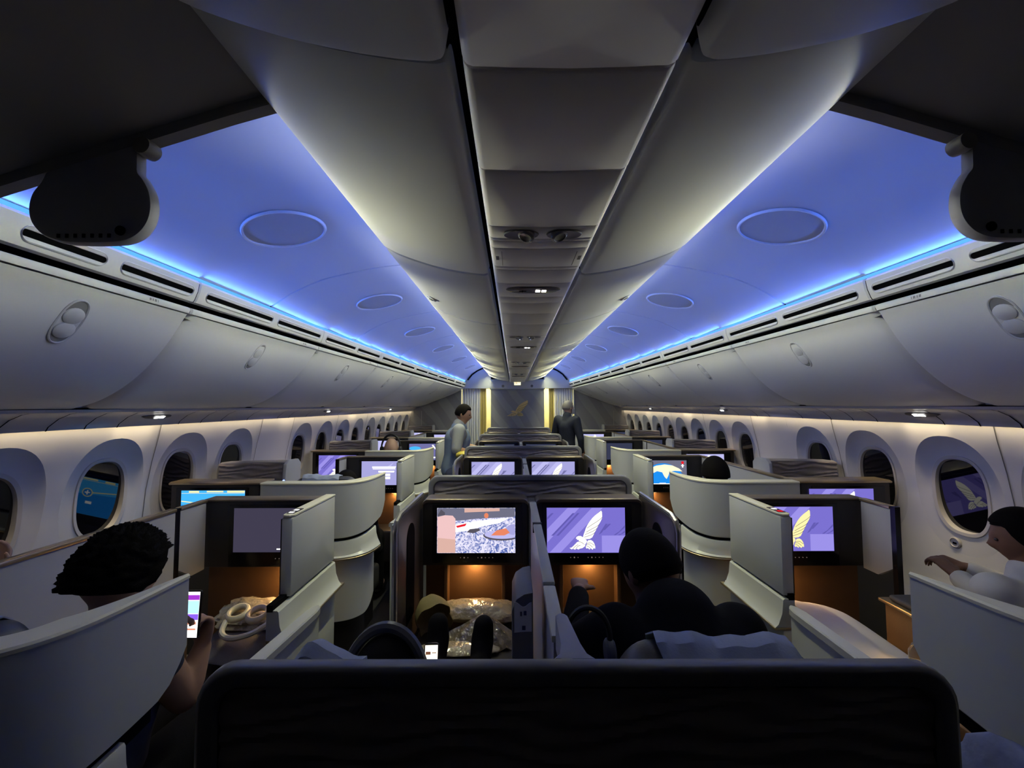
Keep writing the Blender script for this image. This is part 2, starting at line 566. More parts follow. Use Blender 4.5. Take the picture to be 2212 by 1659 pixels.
# ---- soffit under the bins: a black shadow line, then the service strip down to the sidewall
for s in (-1, 1):
    prof = [(2.425, -0.014), (2.435, -0.030), (2.47, -0.036), (2.53, -0.062), (2.585, -0.105), (2.598, -0.128), (2.606, -0.128), (2.612, -0.09)]
    m = MB()
    ys = [0.0 + 0.5 * k for k in range(-1, 22)]
    ys[-1] = Y_END
    m.grid([[P(s * x, y, z) for x, z in prof] for y in ys])
    so = struct(m.build('trim_%d' % (22 if s < 0 else 23), M_SOFFIT))
    g = MB().grid([[P(s * x, y, z) for x, z in ((2.412, -0.004), (2.440, -0.012), (2.440, -0.030))] for y in (-0.5, Y_END)])
    g.build('shadow_gap', M_GAP, so)
    # joints across the service strip, and its lit signs
    for y in (1.5, 1.72, 2.0, 2.22, 2.42, 2.62, 3.1, 3.32, 3.55, 3.9, 4.4, 4.62, 5.0, 5.5, 5.9, 6.4, 6.9, 7.5):
        j = MB()
        j.grid([[P(s * (x - 0.0022 * 0.6), yy, z - 0.0022) for x, z in prof[1:6]] for yy in (y, y + 0.007)])
        j.build('panel_joint', M_GAP, so)
    for y in ((2.84, 5.45, 8.2) if s < 0 else (2.70, 5.25, 8.0)):
        d = MB()
        b1 = lambda a, bz: P(s * a, 0, bz)
        def so_pt(u, v, h):
            return P(s * (2.53 + 0.055 * v + -0.6 * h), y + u, -0.062 - 0.043 * v - 0.8 * h)
        ring = lambda a, b, h: [so_pt(a * math.cos(2 * math.pi * k / 20), b * math.sin(2 * math.pi * k / 20), h) for k in range(20)]
        d.grid([ring(0.12, 0.36, 0.0), ring(0.11, 0.32, 0.008), ring(0.02, 0.05, 0.010)], closed=True)
        hs = d.build('sign_housing', mat('sign_housing_dark', (0.05, 0.05, 0.055), 0.3, noise=0.05), so)
        for k in (-1, 1):
            e = MB().grid([[so_pt(0.021 * k + a * 0.018 + 0.012, v, 0.0135) for a in (-1, -0.3, 0.3, 1)] for v in (-0.16, 0.16)])
            e.build('lit_sign', glow('sign_light', (1.0, 0.98, 0.92), 5.0), hs)

# ---- centre bins and the service spine between them
CB = [(0.68, 0.800), (0.697, 0.765), (0.695, 0.742), (0.68, 0.728), (0.62, 0.697), (0.53, 0.664), (0.44, 0.637), (0.34, 0.616), (0.25, 0.604), (0.222, 0.606), (0.212, 0.616), (0.205, 0.66)]
cb_curve = smooth_curve([(x, 0, z) for x, z in CB], 34)
cseams = [0.665, 1.905, 3.10, 4.48, 5.88, 7.28, 8.68, Y_END + 0.0]
for s in (-1, 1):
    side = 'left' if s < 0 else 'right'
    for i, (y0, y1) in enumerate(zip([-0.9] + cseams, cseams)):
        root = empty('centre_bin', P(s * 0.45, (y0 + y1) / 2, 0.6), ('%s curved white centre overhead bin left of the ceiling spine' if s < 0 else '%s curved white centre overhead bin right of the ceiling spine') % ordinal(i), 'overhead bin', 'centre overhead bins on the %s' % side)
        low = 0.045 if i == 0 else 0.0
        if i == 1:
            y0 += 0.03
        ys = [(y0 + 0.002, 0.035), (y0 + 0.006, 0.012), (y0 + 0.014, 0.003), (y0 + 0.03, 0)] + [(lerp(y0, y1, t), 0) for t in (0.25, 0.5, 0.75)] + [(y1 - 0.03, 0), (y1 - 0.014, 0.003), (y1 - 0.006, 0.012), (y1 - 0.002, 0.035)]
        m = MB()
        m.grid([[P(s * p.x, y, p.z + ins - low) for p in cb_curve] for y, ins in ys])
        m.build('door', M_PANEL, root)
        if i in (2, 4):
            yc = y0 + 0.78
            px, pz = 0.63, 0.7015
            b = MB().lathe(P(s * px, yc, pz + 0.002), [(0.030, 0.0), (0.030, 0.006), (0.026, 0.009), (0.0, 0.010)], 24, axis=Vector((s * 0.5, 0, -0.87)))
            lt = b.build('latch', LATCH_M, root)
            b = MB().lathe(P(s * px, yc, pz + 0.002) + Vector((s * 0.5, 0, -0.87)) * 0.0095, [(0.012, 0.0), (0.012, 0.004), (0.0, 0.005)], 16, axis=Vector((s * 0.5, 0, -0.87)))
            b.build('latch_button', LATCH_D, lt)
    # dark channel between bin and spine
    struct(MB().grid([[P(s * x, y, z) for x, z in ((0.215, 0.625), (0.20, 0.66), (0.165, 0.66))] for y in (-0.9, Y_END)]).build('ceiling', M_GAP))

SP = [(-0.186, 0.640), (-0.186, 0.600), (-0.183, 0.590), (-0.177, 0.5835), (-0.168, 0.580), (-0.10, 0.577), (0.0, 0.575), (0.10, 0.577), (0.168, 0.580), (0.177, 0.5835), (0.183, 0.590), (0.186, 0.600), (0.186, 0.640)]
sp_cuts = [-0.9, 0.69, 1.003, 1.325, 1.420, 1.443, 1.511, 1.715, 1.752, 1.95, 2.20, 2.33, 2.60, 2.95]
base = [3.42, 3.53, 3.75, 4.02, 4.14, 4.6]
sp_cuts += base + [b + 2.05 for b in base] + [b + 4.1 for b in base] + [9.3, 9.9, Y_END]
units = {}
n_unit = 0
for y0, y1 in zip(sp_cuts, sp_cuts[1:]):
    m = MB()
    rows = []
    for y, ins in ((y0 + 0.0015, 0.012), (y0 + 0.003, 0.003), (y0 + 0.008, 0), (lerp(y0, y1, 0.5), 0), (y1 - 0.008, 0), (y1 - 0.003, 0.003), (y1 - 0.0015, 0.012)):
        rows.append([P(x, y, z + (ins if 0 < k < len(SP) - 1 else 0)) for k, (x, z) in enumerate(SP)])
    m.grid(rows)
    o = m.build('ceiling', M_SPINE)
    struct(o)
    units[round(y0, 2)] = o
M_LENS = mat('lens_ring_grey', (0.30, 0.29, 0.29), 0.2, metal=0.4, noise=0.05)
def outlet_pair(y, host):
    for sx in (-1, 1):
        x = 0.052 * sx
        d = MB()
        ring = lambda a, b, h: [P(x + 0.02 * sx * (a > 0.04) + a * math.cos(2 * math.pi * k / 28), y + b * math.sin(2 * math.pi * k / 28), 0.5745 + h) for k in range(28)]
        d.grid([ring(0.060, 0.038, 0.0), ring(0.057, 0.035, -0.004), ring(0.045, 0.028, -0.003), ring(0.03, 0.02, -0.002), ring(0.001, 0.001, -0.002)], closed=True)
        e = d.build('outlet_bowl', mat('outlet_bowl_dark', (0.16, 0.15, 0.15), 0.3, noise=0.1), host)
        l = MB().lathe(P(x, y - 0.004, 0.575), [(0.024, 0.0), (0.024, 0.012), (0.018, 0.016), (0.016, 0.012), (0.0, 0.010)], 24, axis=Vector((0.3 * sx, -0.25, -0.9)))
        l.build('outlet_ring', M_LENS, e)
for y, k in ((1.372, 1.32), (3.475, 3.42), (5.525, 5.47), (7.575, 7.52)):
    outlet_pair(y, units[round(k, 2)])
for q, (y, k) in enumerate(((2.045, 1.95), (4.08, 4.02), (6.13, 6.07), (8.18, 8.12))):
    host = units[round(k, 2)]
    hs = MB()
    ring = lambda a, b, h: [P((a * abs(math.cos(t)) ** 0.6 * (1 if math.cos(t) > 0 else -1)), y + b * math.sin(t), 0.5748 + h) for t in [2 * math.pi * j / 32 for j in range(32)]]
    hs.grid([ring(0.135, 0.052, 0.0), ring(0.12, 0.045, -0.006), ring(0.002, 0.002, -0.007)], closed=True)
    h = hs.build('sign_housing', mat('sign_lens_brown', (0.12, 0.10, 0.095), 0.25, noise=0.05), host)
    if q < 2:
        for a in (0, 1):
            e = MB().box(0.012 + 0.030 * a, 0.012 + 0.030 * a + 0.022, y - 0.014, y + 0.014, 0.5655, 0.568)
            e.build('lit_sign', glow('sign_light', (1.0, 0.98, 0.92), 5.0), h)
        # small dark aeroplane mark on the unlit half
        e = MB().box(-0.070, -0.034, y - 0.003, y + 0.003, 0.5655, 0.568)
        e.box(-0.056, -0.050, y - 0.011, y + 0.011, 0.5655, 0.568)
        e.build('sign_mark', M_GAP, h)
# small side covers on one spine panel
for sx in (-1, 1):
    j = MB().box(sx * 0.142 - 0.001, sx * 0.142 + 0.001, 1.54, 1.69, 0.5765, 0.5795)
    j.box(sx * 0.16 - 0.006, sx * 0.16 + 0.006, 1.59, 1.63, 0.5785, 0.581)
    j.build('access_cover', mat('access_cover_grey', (0.25, 0.24, 0.24), 0.5, noise=0.05), units[1.51])

# ---- lowered ceiling over the viewer, and its two hanging fittings
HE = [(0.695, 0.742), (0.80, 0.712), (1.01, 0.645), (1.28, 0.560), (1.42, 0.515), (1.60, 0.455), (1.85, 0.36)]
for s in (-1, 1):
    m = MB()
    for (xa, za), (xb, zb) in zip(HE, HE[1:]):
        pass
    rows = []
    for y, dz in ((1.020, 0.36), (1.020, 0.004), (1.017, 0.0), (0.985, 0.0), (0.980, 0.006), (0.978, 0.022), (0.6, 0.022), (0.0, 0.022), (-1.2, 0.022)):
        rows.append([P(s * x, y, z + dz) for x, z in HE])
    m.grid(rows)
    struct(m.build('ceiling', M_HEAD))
    side = 'left' if s < 0 else 'right'
    # hanging fitting
    root = empty('ceiling_fitting', P(s * 1.13, 1.0, 0.5), 'dark rounded fitting hanging from the lowered ceiling edge on the %s' % side, 'ceiling fitting', 'hanging fittings under the lowered ceiling')
    def outline(g):
        pts = [(-1.02 + g, 0.655), (-1.018 + g, 0.60), (-1.016 + g, 0.575), (-1.002 + g, 0.557), (-0.985 + g, 0.525), (-0.979 + g, 0.485), (-0.987 + g, 0.448), (-1.010 + g, 0.418), (-1.045 + g, 0.402 - g), (-1.09, 0.398 - g), (-1.15, 0.398 - g), (-1.20, 0.402 - g), (-1.245 - g, 0.418), (-1.275 - g, 0.448), (-1.285 - g, 0.485), (-1.278 - g, 0.522), (-1.258 - g, 0.550), (-1.247 - g, 0.575), (-1.243 - g, 0.60), (-1.240 - g, 0.60)]
        return pts
    pts = [(p.x, p.y) for p in smooth_curve([(a, b, 0) for a, b in outline(0)], 90)]
    cx = sum(p[0] for p in pts) / len(pts)
    b = MB()
    def lay(shr, y):
        out = []
        for x, z in pts:
            xx = cx + (x - cx) * (1 - shr)
            zz = 0.49 + (z - 0.49) * (1 - shr * 0.7)
            out.append(P(-s * xx, y, zz))
        return out
    rws = [lay(0.10, 0.986), lay(0.03, 0.989), lay(0.0, 0.996), lay(0.0, 1.010), lay(0.03, 1.016)]
    b.grid(rws, closed=True)
    idx = b.last
    b.f.append(idx[0][::-1])
    b.f.append(idx[-1])
    bd = b.build('body', mat('fitting_grey', (0.42, 0.42, 0.50), 0.45, noise=0.05), root)
    for k in range(7):
        v = MB()
        xk = 1.20 - 0.0205 * k
        v.box(s * xk - 0.004, s * xk + 0.003, 0.984, 0.992, 0.4095, 0.419)
        v.build('vent_slot', M_SLOT, root)
    MB().lathe(P(s * 1.050, 0.990, 0.426), [(0.010, 0.0), (0.010, 0.007), (0.006, 0.009), (0.0, 0.008)], 20, axis=Vector((0, -1, 0))).build('lens', M_SLOT, root)
    hk = MB().lathe(P(s * 1.005, 0.975, 0.638), [(0.002, 0.0), (0.018, 0.004), (0.020, 0.02), (0.018, 0.036), (0.002, 0.040)], 20, axis=Vector((0, 1, 0)))
    hk.build('hinge', mat('fitting_hinge', (0.30, 0.28, 0.27), 0.4, noise=0.05), root)

# ---- sidewalls with scooped window reveals
def wall_x(z):
    pts = [(-0.08, 2.632), (-0.13, 2.640), (-0.21, 2.655), (-0.40, 2.700), (-0.60, 2.735), (-0.85, 2.755), (-1.10, 2.755), (-1.35, 2.73), (-1.65, 2.68), (-1.93, 2.60)]
    for (za, xa), (zb, xb) in zip(pts, pts[1:]):
        if zb <= z <= za:
            return xa + (xb - xa) * (za - z) / (za - zb)
    return pts[-1][1] if z < -1 else pts[0][1]
win_y = [2.70 + 0.61 * k for k in (-2, -1, 0, 1, 2)] + [2.70 + 0.61 * k for k in (4, 5, 6, 7, 8, 9, 10, 11, 12)]
M_PANE = mat('window_pane_dark', (0.004, 0.004, 0.006), 0.03, noise=0.1, spec=0.9)
M_FRAME = mat('window_frame_grey', (0.42, 0.41, 0.41), 0.4, noise=0.03)
M_REVEAL = mat('window_reveal_white', (0.52, 0.52, 0.54), 0.5, noise=0.02)
ZW, HW, HH = -0.585, 0.152, 0.232
def sup(a, b, t, e):
    c, s_ = math.cos(t), math.sin(t)
    return a * abs(c) ** e * (1 if c >= 0 else -1), b * abs(s_) ** e * (1 if s_ >= 0 else -1)
wn = 0
for s in (-1, 1):
    wall = MB()
    N = 48
    zt, zb = -0.085, -1.16
    edges = []
    for yc in win_y:
        wn += 1
        y0, y1 = yc - 0.305, yc + 0.305
        outer, mid, inner, tun, pan, tile = [], [], [], [], [], []
        for k in range(N):
            t = 2 * math.pi * (k + 0.5) / N
            u, v = sup(0.262, 0.375, t, 0.86)
            zz = ZW + v + 0.005
            outer.append((u, zz, wall_x(zz)))
            # tile border point in the same direction
            c, sn = math.cos(t), math.sin(t)
            zmid = ZW
            m1 = 0.305 / abs(c) if abs(c) > 1e-6 else 1e9
            lim = (zt - zmid) if sn > 0 else (zmid - zb)
            m2 = lim / abs(sn) if abs(sn) > 1e-6 else 1e9
            mm = min(m1, m2)
            zz2 = zmid + sn * mm
            tile.append((c * mm, zz2, wall_x(zz2)))
            u2, v2 = sup(HW + 0.022, HH + 0.022, t, 0.78)
            inner.append((u2, ZW + v2, 2.748 - 0.06 * v2))
            u3, v3 = sup(HW, HH, t, 0.78)
            mid.append((u3, ZW + v3, 2.752 - 0.06 * v3))
            tun.append((u3 * 0.97, ZW + v3 * 0.97, 2.772 - 0.10 * v3))
        G = lambda ring: [P(s * x, yc + u, z) for u, z, x in ring]
        wall.grid([G(tile), G(outer)], closed=True)
        # corners of the tile
        rv = MB().grid([G(outer), [P(s * lerp(o[2], i_[2], 0.80), yc + lerp(o[0], i_[0], 0.55), lerp(o[1], i_[1], 0.55)) for o, i_ in zip(outer, inner)], G(inner)], closed=True)
        fr = MB().grid([G(inner), [P(s * (x - 0.006), yc + u * 0.985, ZW + (z - ZW) * 0.99) for u, z, x in inner], [P(s * (x - 0.006), yc + u, z) for u, z, x in mid], G(tun)], closed=True)
        wo = struct(rv.build('window_%d' % wn, M_REVEAL))
        fr.build('window_frame', M_FRAME, wo)
        MB().poly(G([(a, b, c_ - 0.003) for a, b, c_ in tun])).build('pane', M_PANE, wo)
        if abs(yc - 2.70) < 0.01 and s > 0:
            bt = MB().lathe(P(s * 2.757, yc + 0.055, -0.895), [(0.030, 0.0), (0.030, 0.004), (0.024, 0.008), (0.021, 0.004), (0.0, 0.003)], 24, axis=Vector((-s, 0, 0)))
            bb = bt.build('dimmer_button', M_FRAME, wo)
            MB().box(s * 2.750, s * 2.754, yc + 0.045, yc + 0.067, -0.905, -0.893).build('button_mark', M_GAP, bb)
        for a in (y0, y1):
            edges.append(a)
    # corner fans between tile border samples and true corners, the plain bay, the dado and the strip above
    zs = [zt, -0.13, -0.21, -0.3, -0.4, -0.5, -0.6, -0.72, -0.85, -1.0, zb]
    yb0, yb1 = 2.70 + 0.61 * 2.5, 2.70 + 0.61 * 3.5
    wall.grid([[P(s * wall_x(z), y, z) for z in zs] for y in (yb0, yb1)])
    for yy in (-0.6, 2.70 - 0.61 * 2.5):
        pass
    wall.grid([[P(s * wall_x(z), y, z) for z in zs] for y in (-0.6, 2.70 - 0.61 * 2.5)])
    wall.grid([[P(s * wall_x(z), y, z) for z in zs] for y in (2.70 + 0.61 * 12.5, Y_END)])
    wall.grid([[P(s * wall_x(z), y, z) for z in (zb, -1.35, -1.65, FZ)] for y in (-0.6, Y_END)])
    for yc in win_y:
        for du in (-1, 1):
            for (za, sg) in ((zt, 1), (zb, -1)):
                # fill the small corner left by the fan
                best = []
                for k in range(N):
                    t = 2 * math.pi * (k + 0.5) / N
                    c, sn = math.cos(t), math.sin(t)
                    if c * du > 0 and sn * sg > 0:
                        m1 = 0.305 / abs(c)
                        lim = (zt - ZW) if sn > 0 else (ZW - zb)
                        m2 = lim / abs(sn)
                        best.append((abs(m1 - m2), c * min(m1, m2), ZW + sn * min(m1, m2)))
                onz = [b for b in best if abs(b[2] - za) < 1e-6]
                ony = [b for b in best if abs(abs(b[1]) - 0.305) < 1e-6]
                if onz and ony:
                    a_ = max(onz, key=lambda b: abs(b[1]))
                    b_ = max(ony, key=lambda b: abs(b[2] - ZW))
                    wall.poly([P(s * wall_x(a_[2]), yc + a_[1], a_[2]), P(s * wall_x(za), yc + du * 0.305, za), P(s * wall_x(b_[2]), yc + b_[1], b_[2])])
    wo = struct(wall.build('wall_left' if s < 0 else 'wall_right', M_WALL, smooth=20))
    # vertical joints between sidewall panels
    for yy in [2.70 + 0.61 * k for k in (-1.5, 0.5, 2.5, 3.5, 5.5, 7.5, 9.5)] if s < 0 else [2.70 + 0.61 * k for k in (-0.5, 1.5, 3.5, 5.5, 7.5)]:
        j = MB().grid([[P(s * (wall_x(z) - 0.0025), y, z) for z in zs] for y in (yy - 0.003, yy + 0.003)])
        j.build('panel_joint', mat('joint_grey', (0.14, 0.14, 0.14), 0.7, noise=0.05), wo)
    # outer skin keeps the cabin dark behind the panels
    struct(MB().grid([[P(s * 2.90, y, z) for z in (-2.0, 1.1)] for y in (-1.2, 14)]).build('wall_left' if s < 0 else 'wall_right', M_GAP))
struct(MB().grid([[P(x, -1.15, z) for z in (-2.0, 1.1)] for x in (-2.9, 2.9)]).build('wall_back', M_GAP))
# ================================================================ front bulkhead, curtains, exit sign
M_MARBLE = mat('bulkhead_grey_laminate', (0.16, 0.16, 0.17), 0.45, noise=0.02)
def marble():
    m = M_MARBLE
    nt = m.node_tree
    b = nt.nodes['Principled BSDF']
    tc = nt.nodes.new('ShaderNodeTexCoord')
    mp = nt.nodes.new('ShaderNodeMapping')
    mp.inputs['Rotation'].default_value = (0, R(38), 0)
    wv = nt.nodes.new('ShaderNodeTexWave')
    wv.inputs['Scale'].default_value = 0.9
    wv.inputs['Distortion'].default_value = 5.5
    wv.inputs['Detail'].default_value = 2
    wv.inputs['Detail Scale'].default_value = 0.7
    wv.bands_direction = 'X'
    cr = nt.nodes.new('ShaderNodeValToRGB')
    cr.color_ramp.elements[0].position = 0.42
    cr.color_ramp.elements[0].color = (0.255, 0.255, 0.27, 1)
    cr.color_ramp.elements[1].position = 0.60
    cr.color_ramp.elements[1].color = (0.32, 0.32, 0.325, 1)
    nt.links.new(tc.outputs['Object'], mp.inputs['Vector'])
    nt.links.new(mp.outputs['Vector'], wv.inputs['Vector'])
    nt.links.new(wv.outputs['Fac'], cr.inputs['Fac'])
    nt.links.new(cr.outputs['Color'], b.inputs['Base Color'])
marble()
# centre monument face
c = MB().box(-0.665, 0.665, 10.40, 10.75, FZ, 0.40)
ctr = struct(c.build('wall_front', M_MARBLE))
h = MB().box(-0.70, 0.70, 10.37, 10.78, 0.40, 0.66)
hd = struct(h.build('trim_30', mat('header_white', (0.62, 0.63, 0.63), 0.4, noise=0.02), bevel=0.03, seg=3))
for sx in (-1, 1):
    MB().lathe(P(sx * 0.36, 10.372, 0.485), [(0.028, 0), (0.028, 0.006), (0.0, 0.007)], 20, axis=Vector((0, -1, 0))).build('header_lamp', M_LENS, hd)
    # side wardrobes closing off the cabin beyond the curtains
    poly = []
    z_side = [(FZ, 2.78), (0.0, 2.78), (0.9, 2.78), (0.9, 1.42), (FZ, 1.42)]
    w_ = MB().prism([P(sx * x, 10.42, z) for z, x in z_side], (0, 0.3, 0))
    struct(w_.build('wall_front', M_MARBLE))
    MB().box(sx * 2.395 - 0.005, sx * 2.395 + 0.005, 10.408, 10.425, -0.9, -0.13).build('trim_31' if sx < 0 else 'trim_32', mat('joint_pale', (0.45, 0.43, 0.42), 0.5, noise=0.05)).__setitem__('kind', 'structure')
    # ceiling end panels over the aisles
    e = MB()
    e.grid([[P(sx * x, 10.385, z) for z in (0.43, 0.98)] for x in (0.66, 1.0, 1.4, 1.75)])
    struct(e.build('wall_front', mat('end_panel_pale', (0.55, 0.58, 0.62), 0.5, noise=0.02)))
    e2 = MB().tube([PW(sx * x, 10.37, z - 0.01) for x, z in ((1.70, 0.73), (1.5, 0.85), (1.25, 0.925), (1.0, 0.965), (0.75, 0.985))], 0.016, 6)
    struct(e2.build('trim_33' if sx < 0 else 'trim_34', M_GAP))
    # curtain rail
    rl = MB().tube([P(sx * 0.72, 10.47, 0.437), P(sx * 1.41, 10.47, 0.437)], 0.012, 8)
    rl.tube([P(sx * 1.41, 10.405, 0.45), P(sx * 1.41, 10.405, -0.2)], 0.014, 8)
    struct(rl.build('trim_35' if sx < 0 else 'trim_36', mat('rail_white', (0.6, 0.6, 0.6), 0.3, noise=0.02)))

M_CURT = mat('curtain_grey_cloth', (0.78, 0.78, 0.80), 0.85, noise=0.06, nscale=40)
M_CURT_Y = mat('curtain_yellow_galley_light', (0.62, 0.50, 0.18), 0.8, noise=0.08, nscale=30)  # galley light on the curtain edge, put into the cloth's yellow
def curtain(x0, x1, y, amp, n, material, name, parent=None, seed=0):
    rnd = random.Random(seed)
    ph = [rnd.uniform(-0.6, 0.6) for _ in range(n + 1)]
    m = MB()
    rows = []
    N = n * 10
    for iz in range(9):
        z = lerp(0.425, FZ + 0.03, iz / 8)
        a = amp * (0.6 + 0.4 * min(1, iz / 3))
        row = []
        for k in range(N + 1):
            t = k / N
            f = t * n
            p_ = ph[min(int(f), n)]
            row.append(P(lerp(x0, x1, t) + 0.006 * math.sin(iz * 0.9 + f), y + a * math.sin(2 * math.pi * f + p_) + 0.25 * a * math.sin(4.3 * math.pi * f + iz * 0.4), z))
        rows.append(row)
    m.grid(rows)
    return m.build(name, material, parent, solid=0.004)
for sx in (-1, 1):
    side = 'left' if sx < 0 else 'right'
    root = empty('curtain', P(sx * 1.1, 10.47, FZ), 'grey pleated galley curtain across the far end of the %s aisle' % side, 'curtain', 'galley curtains')
    curtain(sx * 0.92, sx * 1.385, 10.47, 0.022, 8, M_CURT, 'pleated_cloth', root, 3 + sx)
    curtain(sx * 0.785, sx * 0.92, 10.46, 0.02, 3, M_CURT_Y, 'yellow_edge', root, 9 + sx)

# bright galley behind: a lit yellow wall seen through the gap beside each curtain
M_GAL = mat('galley_wall_cream', (0.75, 0.70, 0.45), 0.5, noise=0.05)
for sx in (-1, 1):
    struct(MB().box(sx * 1.05 - 0.39, sx * 1.05 + 0.39, 11.6, 11.65, FZ, 0.6).build('wall_front', M_GAL))
    area_lamp('galley_lamp', P(sx * 1.0, 11.0, 0.55), P(sx * 1.0, 11.3, -0.8), 0.5, 0.3, (1.0, 0.90, 0.45), 20.0, along=Vector((1, 0, 0)))

# gold bird emblem on the bulkhead
def falcon_parts(line=True):
    """the bird emblem in unit coordinates: filled shapes and the dark strokes between feathers"""
    S = lambda pts: [((x - 350) / 678.0, (1320 - y) / 380.0) for x, y in pts]
    wing = [(822, 964), (829, 978), (830, 1010), (828, 1030), (818, 1052), (802, 1078), (790, 1100), (778, 1124), (765, 1146), (752, 1172), (742, 1190), (720, 1203), (694, 1205), (666, 1198), (662, 1188), (668, 1165), (678, 1140), (688, 1112), (700, 1088), (720, 1058), (744, 1028), (770, 1004), (800, 982)]
    head = [(600, 1200), (606, 1186), (622, 1178), (642, 1178), (660, 1188), (672, 1200), (690, 1208), (696, 1226), (684, 1246), (668, 1252), (640, 1240), (628, 1224), (622, 1210), (608, 1212), (612, 1204)]
    low = [(545, 1278), (560, 1276), (576, 1264), (596, 1244), (612, 1228), (628, 1226), (646, 1244), (670, 1254), (684, 1250), (676, 1266), (656, 1280), (634, 1284), (622, 1292), (604, 1284), (592, 1293), (576, 1286), (560, 1290)]
    tail = [(698, 1226), (706, 1214), (730, 1212), (748, 1224), (760, 1244), (767, 1268), (766, 1286), (752, 1280), (744, 1294), (728, 1282), (716, 1292), (704, 1280), (690, 1284), (684, 1270), (692, 1252)]
    strokes = [[(829, 1022), (800, 1046), (762, 1070), (726, 1092), (698, 1112)], [(806, 1080), (776, 1100), (736, 1120), (690, 1146)], [(784, 1114), (752, 1136), (714, 1152), (680, 1166)], [(766, 1148), (736, 1168), (700, 1180), (672, 1188)],
               [(692, 1250), (716, 1250), (744, 1274)], [(694, 1242), (726, 1236), (760, 1258)], [(690, 1262), (710, 1268), (724, 1284)], [(628, 1226), (650, 1232), (668, 1246)], [(600, 1282), (620, 1262), (640, 1256)], [(574, 1284), (598, 1262), (620, 1250)]]
    return [S(p) for p in (wing, head, low, tail)], [S(p) for p in strokes]
def falcon(place, h, mat_fill, mat_line, parent, wline=0.004, nm='bird_emblem'):
    fills, strokes = falcon_parts()
    m = MB()
    for f in fills:
        m.poly([place(u, v, h) for u, v in f])
    o = m.build(nm, mat_fill, parent)
    l = MB()
    for st in strokes:
        st = [(p.x, p.y) for p in smooth_curve([(u, v, 0) for u, v in st], 9)]
        for (u0, v0), (u1, v1) in zip(st, st[1:]):
            du, dv = (u1 - u0) * 1.78, v1 - v0
            L = math.hypot(du, dv) or 1
            nx, ny = -dv / L * wline / 1.78, du / L * wline
            l.poly([place(u0 - nx, v0 - ny, h * 1.6), place(u1 - nx, v1 - ny, h * 1.6), place(u1 + nx, v1 + ny, h * 1.6), place(u0 + nx, v0 + ny, h * 1.6)])
    l.build('feather_lines', mat_line, o)
    return o
emb = empty('wall_emblem', P(0.0, 10.39, -0.08), 'gold falcon emblem mounted on the grey bulkhead panel at the front', 'emblem')
fills, strokes = falcon_parts()
m = MB()
for f in fills:
    m.prism([P(0.0 + (u - 0.50) * 1.25, 10.396, -0.30 + v * 0.46) for u, v in f], (0, -0.018, 0))
m.build('bird', mat('emblem_gold', (0.80, 0.60, 0.26), 0.35, metal=0.35, noise=0.05), emb)
ln = MB()
for st in strokes:
    for (u0, v0), (u1, v1) in zip(st, st[1:]):
        ln.tube([P((u0 - 0.5) * 1.25, 10.377, -0.30 + v0 * 0.46), P((u1 - 0.5) * 1.25, 10.377, -0.30 + v1 * 0.46)], 0.004, 4)
ln.build('feather_lines', M_GAP, emb)

# lit exit sign under the spine at the far end
ex = empty('exit_sign', P(0.0, 10.30, 0.56), 'small lit exit sign under the ceiling spine at the far end', 'sign')
MB().box(-0.085, 0.085, 10.30, 10.35, 0.50, 0.60).build('housing', mat('exit_housing', (0.5, 0.5, 0.4), 0.4, noise=0.05), ex, bevel=0.006)
fx = MB().box(-0.08, 0.08, 10.294, 10.299, 0.505, 0.595).build('lit_face', glow('exit_glow', (1.0, 0.92, 0.55), 1.6), ex)
LET = {'E': [(0, 0, .2, 1), (0, 0, .8, .2), (0, .4, .7, .6), (0, .8, .8, 1)], 'X': [], 'I': [(.35, 0, .6, 1)], 'T': [(.3, 0, .55, 1), (0, .8, .85, 1)]}
t = MB()
for i, ch in enumerate('EXIT'):
    x0 = -0.066 + 0.034 * i
    for a, b, c_, d in LET[ch]:
        t.box(x0 + 0.028 * a, x0 + 0.028 * c_, 10.2915, 10.2935, 0.53 + 0.042 * b, 0.53 + 0.042 * d)
    if ch == 'X':
        for q in (0, 1):
            xa, xb = (x0, x0 + 0.026) if q else (x0 + 0.026, x0)
            t.tube([P(xa, 10.2925, 0.53), P(xb, 10.2925, 0.572)], 0.004, 4)
t.build('lettering', mat('exit_letters_red', (0.5, 0.03, 0.02), 0.5, noise=0.05), fx)
UNIT[0] = 1.0
# ================================================================ screens
G_LILAC = glow('screen_lilac', srgb(118, 108, 200), 1.0)
G_LILAC_HI = glow('screen_lilac_light', srgb(150, 140, 224), 1.0)
G_LILAC_LO = glow('screen_lilac_dark', srgb(96, 88, 172), 1.0)
G_PALE = glow('screen_pale_lilac', srgb(162, 160, 214), 1.0)
G_PALE_HI = glow('screen_pale_lilac_light', srgb(184, 182, 232), 1.0)
G_PALE_LO = glow('screen_pale_lilac_dark', srgb(110, 108, 160), 1.0)
G_CREAM = glow('screen_cream', srgb(255, 252, 238), 1.1)
G_YELL = glow('screen_yellow', srgb(250, 238, 170), 1.0)
G_INK = glow('screen_ink', srgb(52, 44, 80), 1.0)
G_WHITE = glow('screen_white', (1.0, 1.0, 1.0), 1.2)
G_BLUE = glow('screen_blue', srgb(30, 140, 235), 1.0)
G_BLUE2 = glow('screen_blue_light', srgb(70, 180, 255), 1.0)
G_GREY = glow('screen_grey', srgb(108, 108, 128), 1.0)
G_DIM = glow('screen_dim', srgb(62, 58, 76), 1.0)
G_OFF = glow('screen_faint', srgb(52, 56, 78), 1.0)
G_RED = glow('screen_red', srgb(225, 30, 45), 1.0)
G_LAND = glow('screen_land', srgb(250, 240, 205), 1.05)
G_PINK = glow('screen_pink', srgb(232, 190, 190), 1.0)
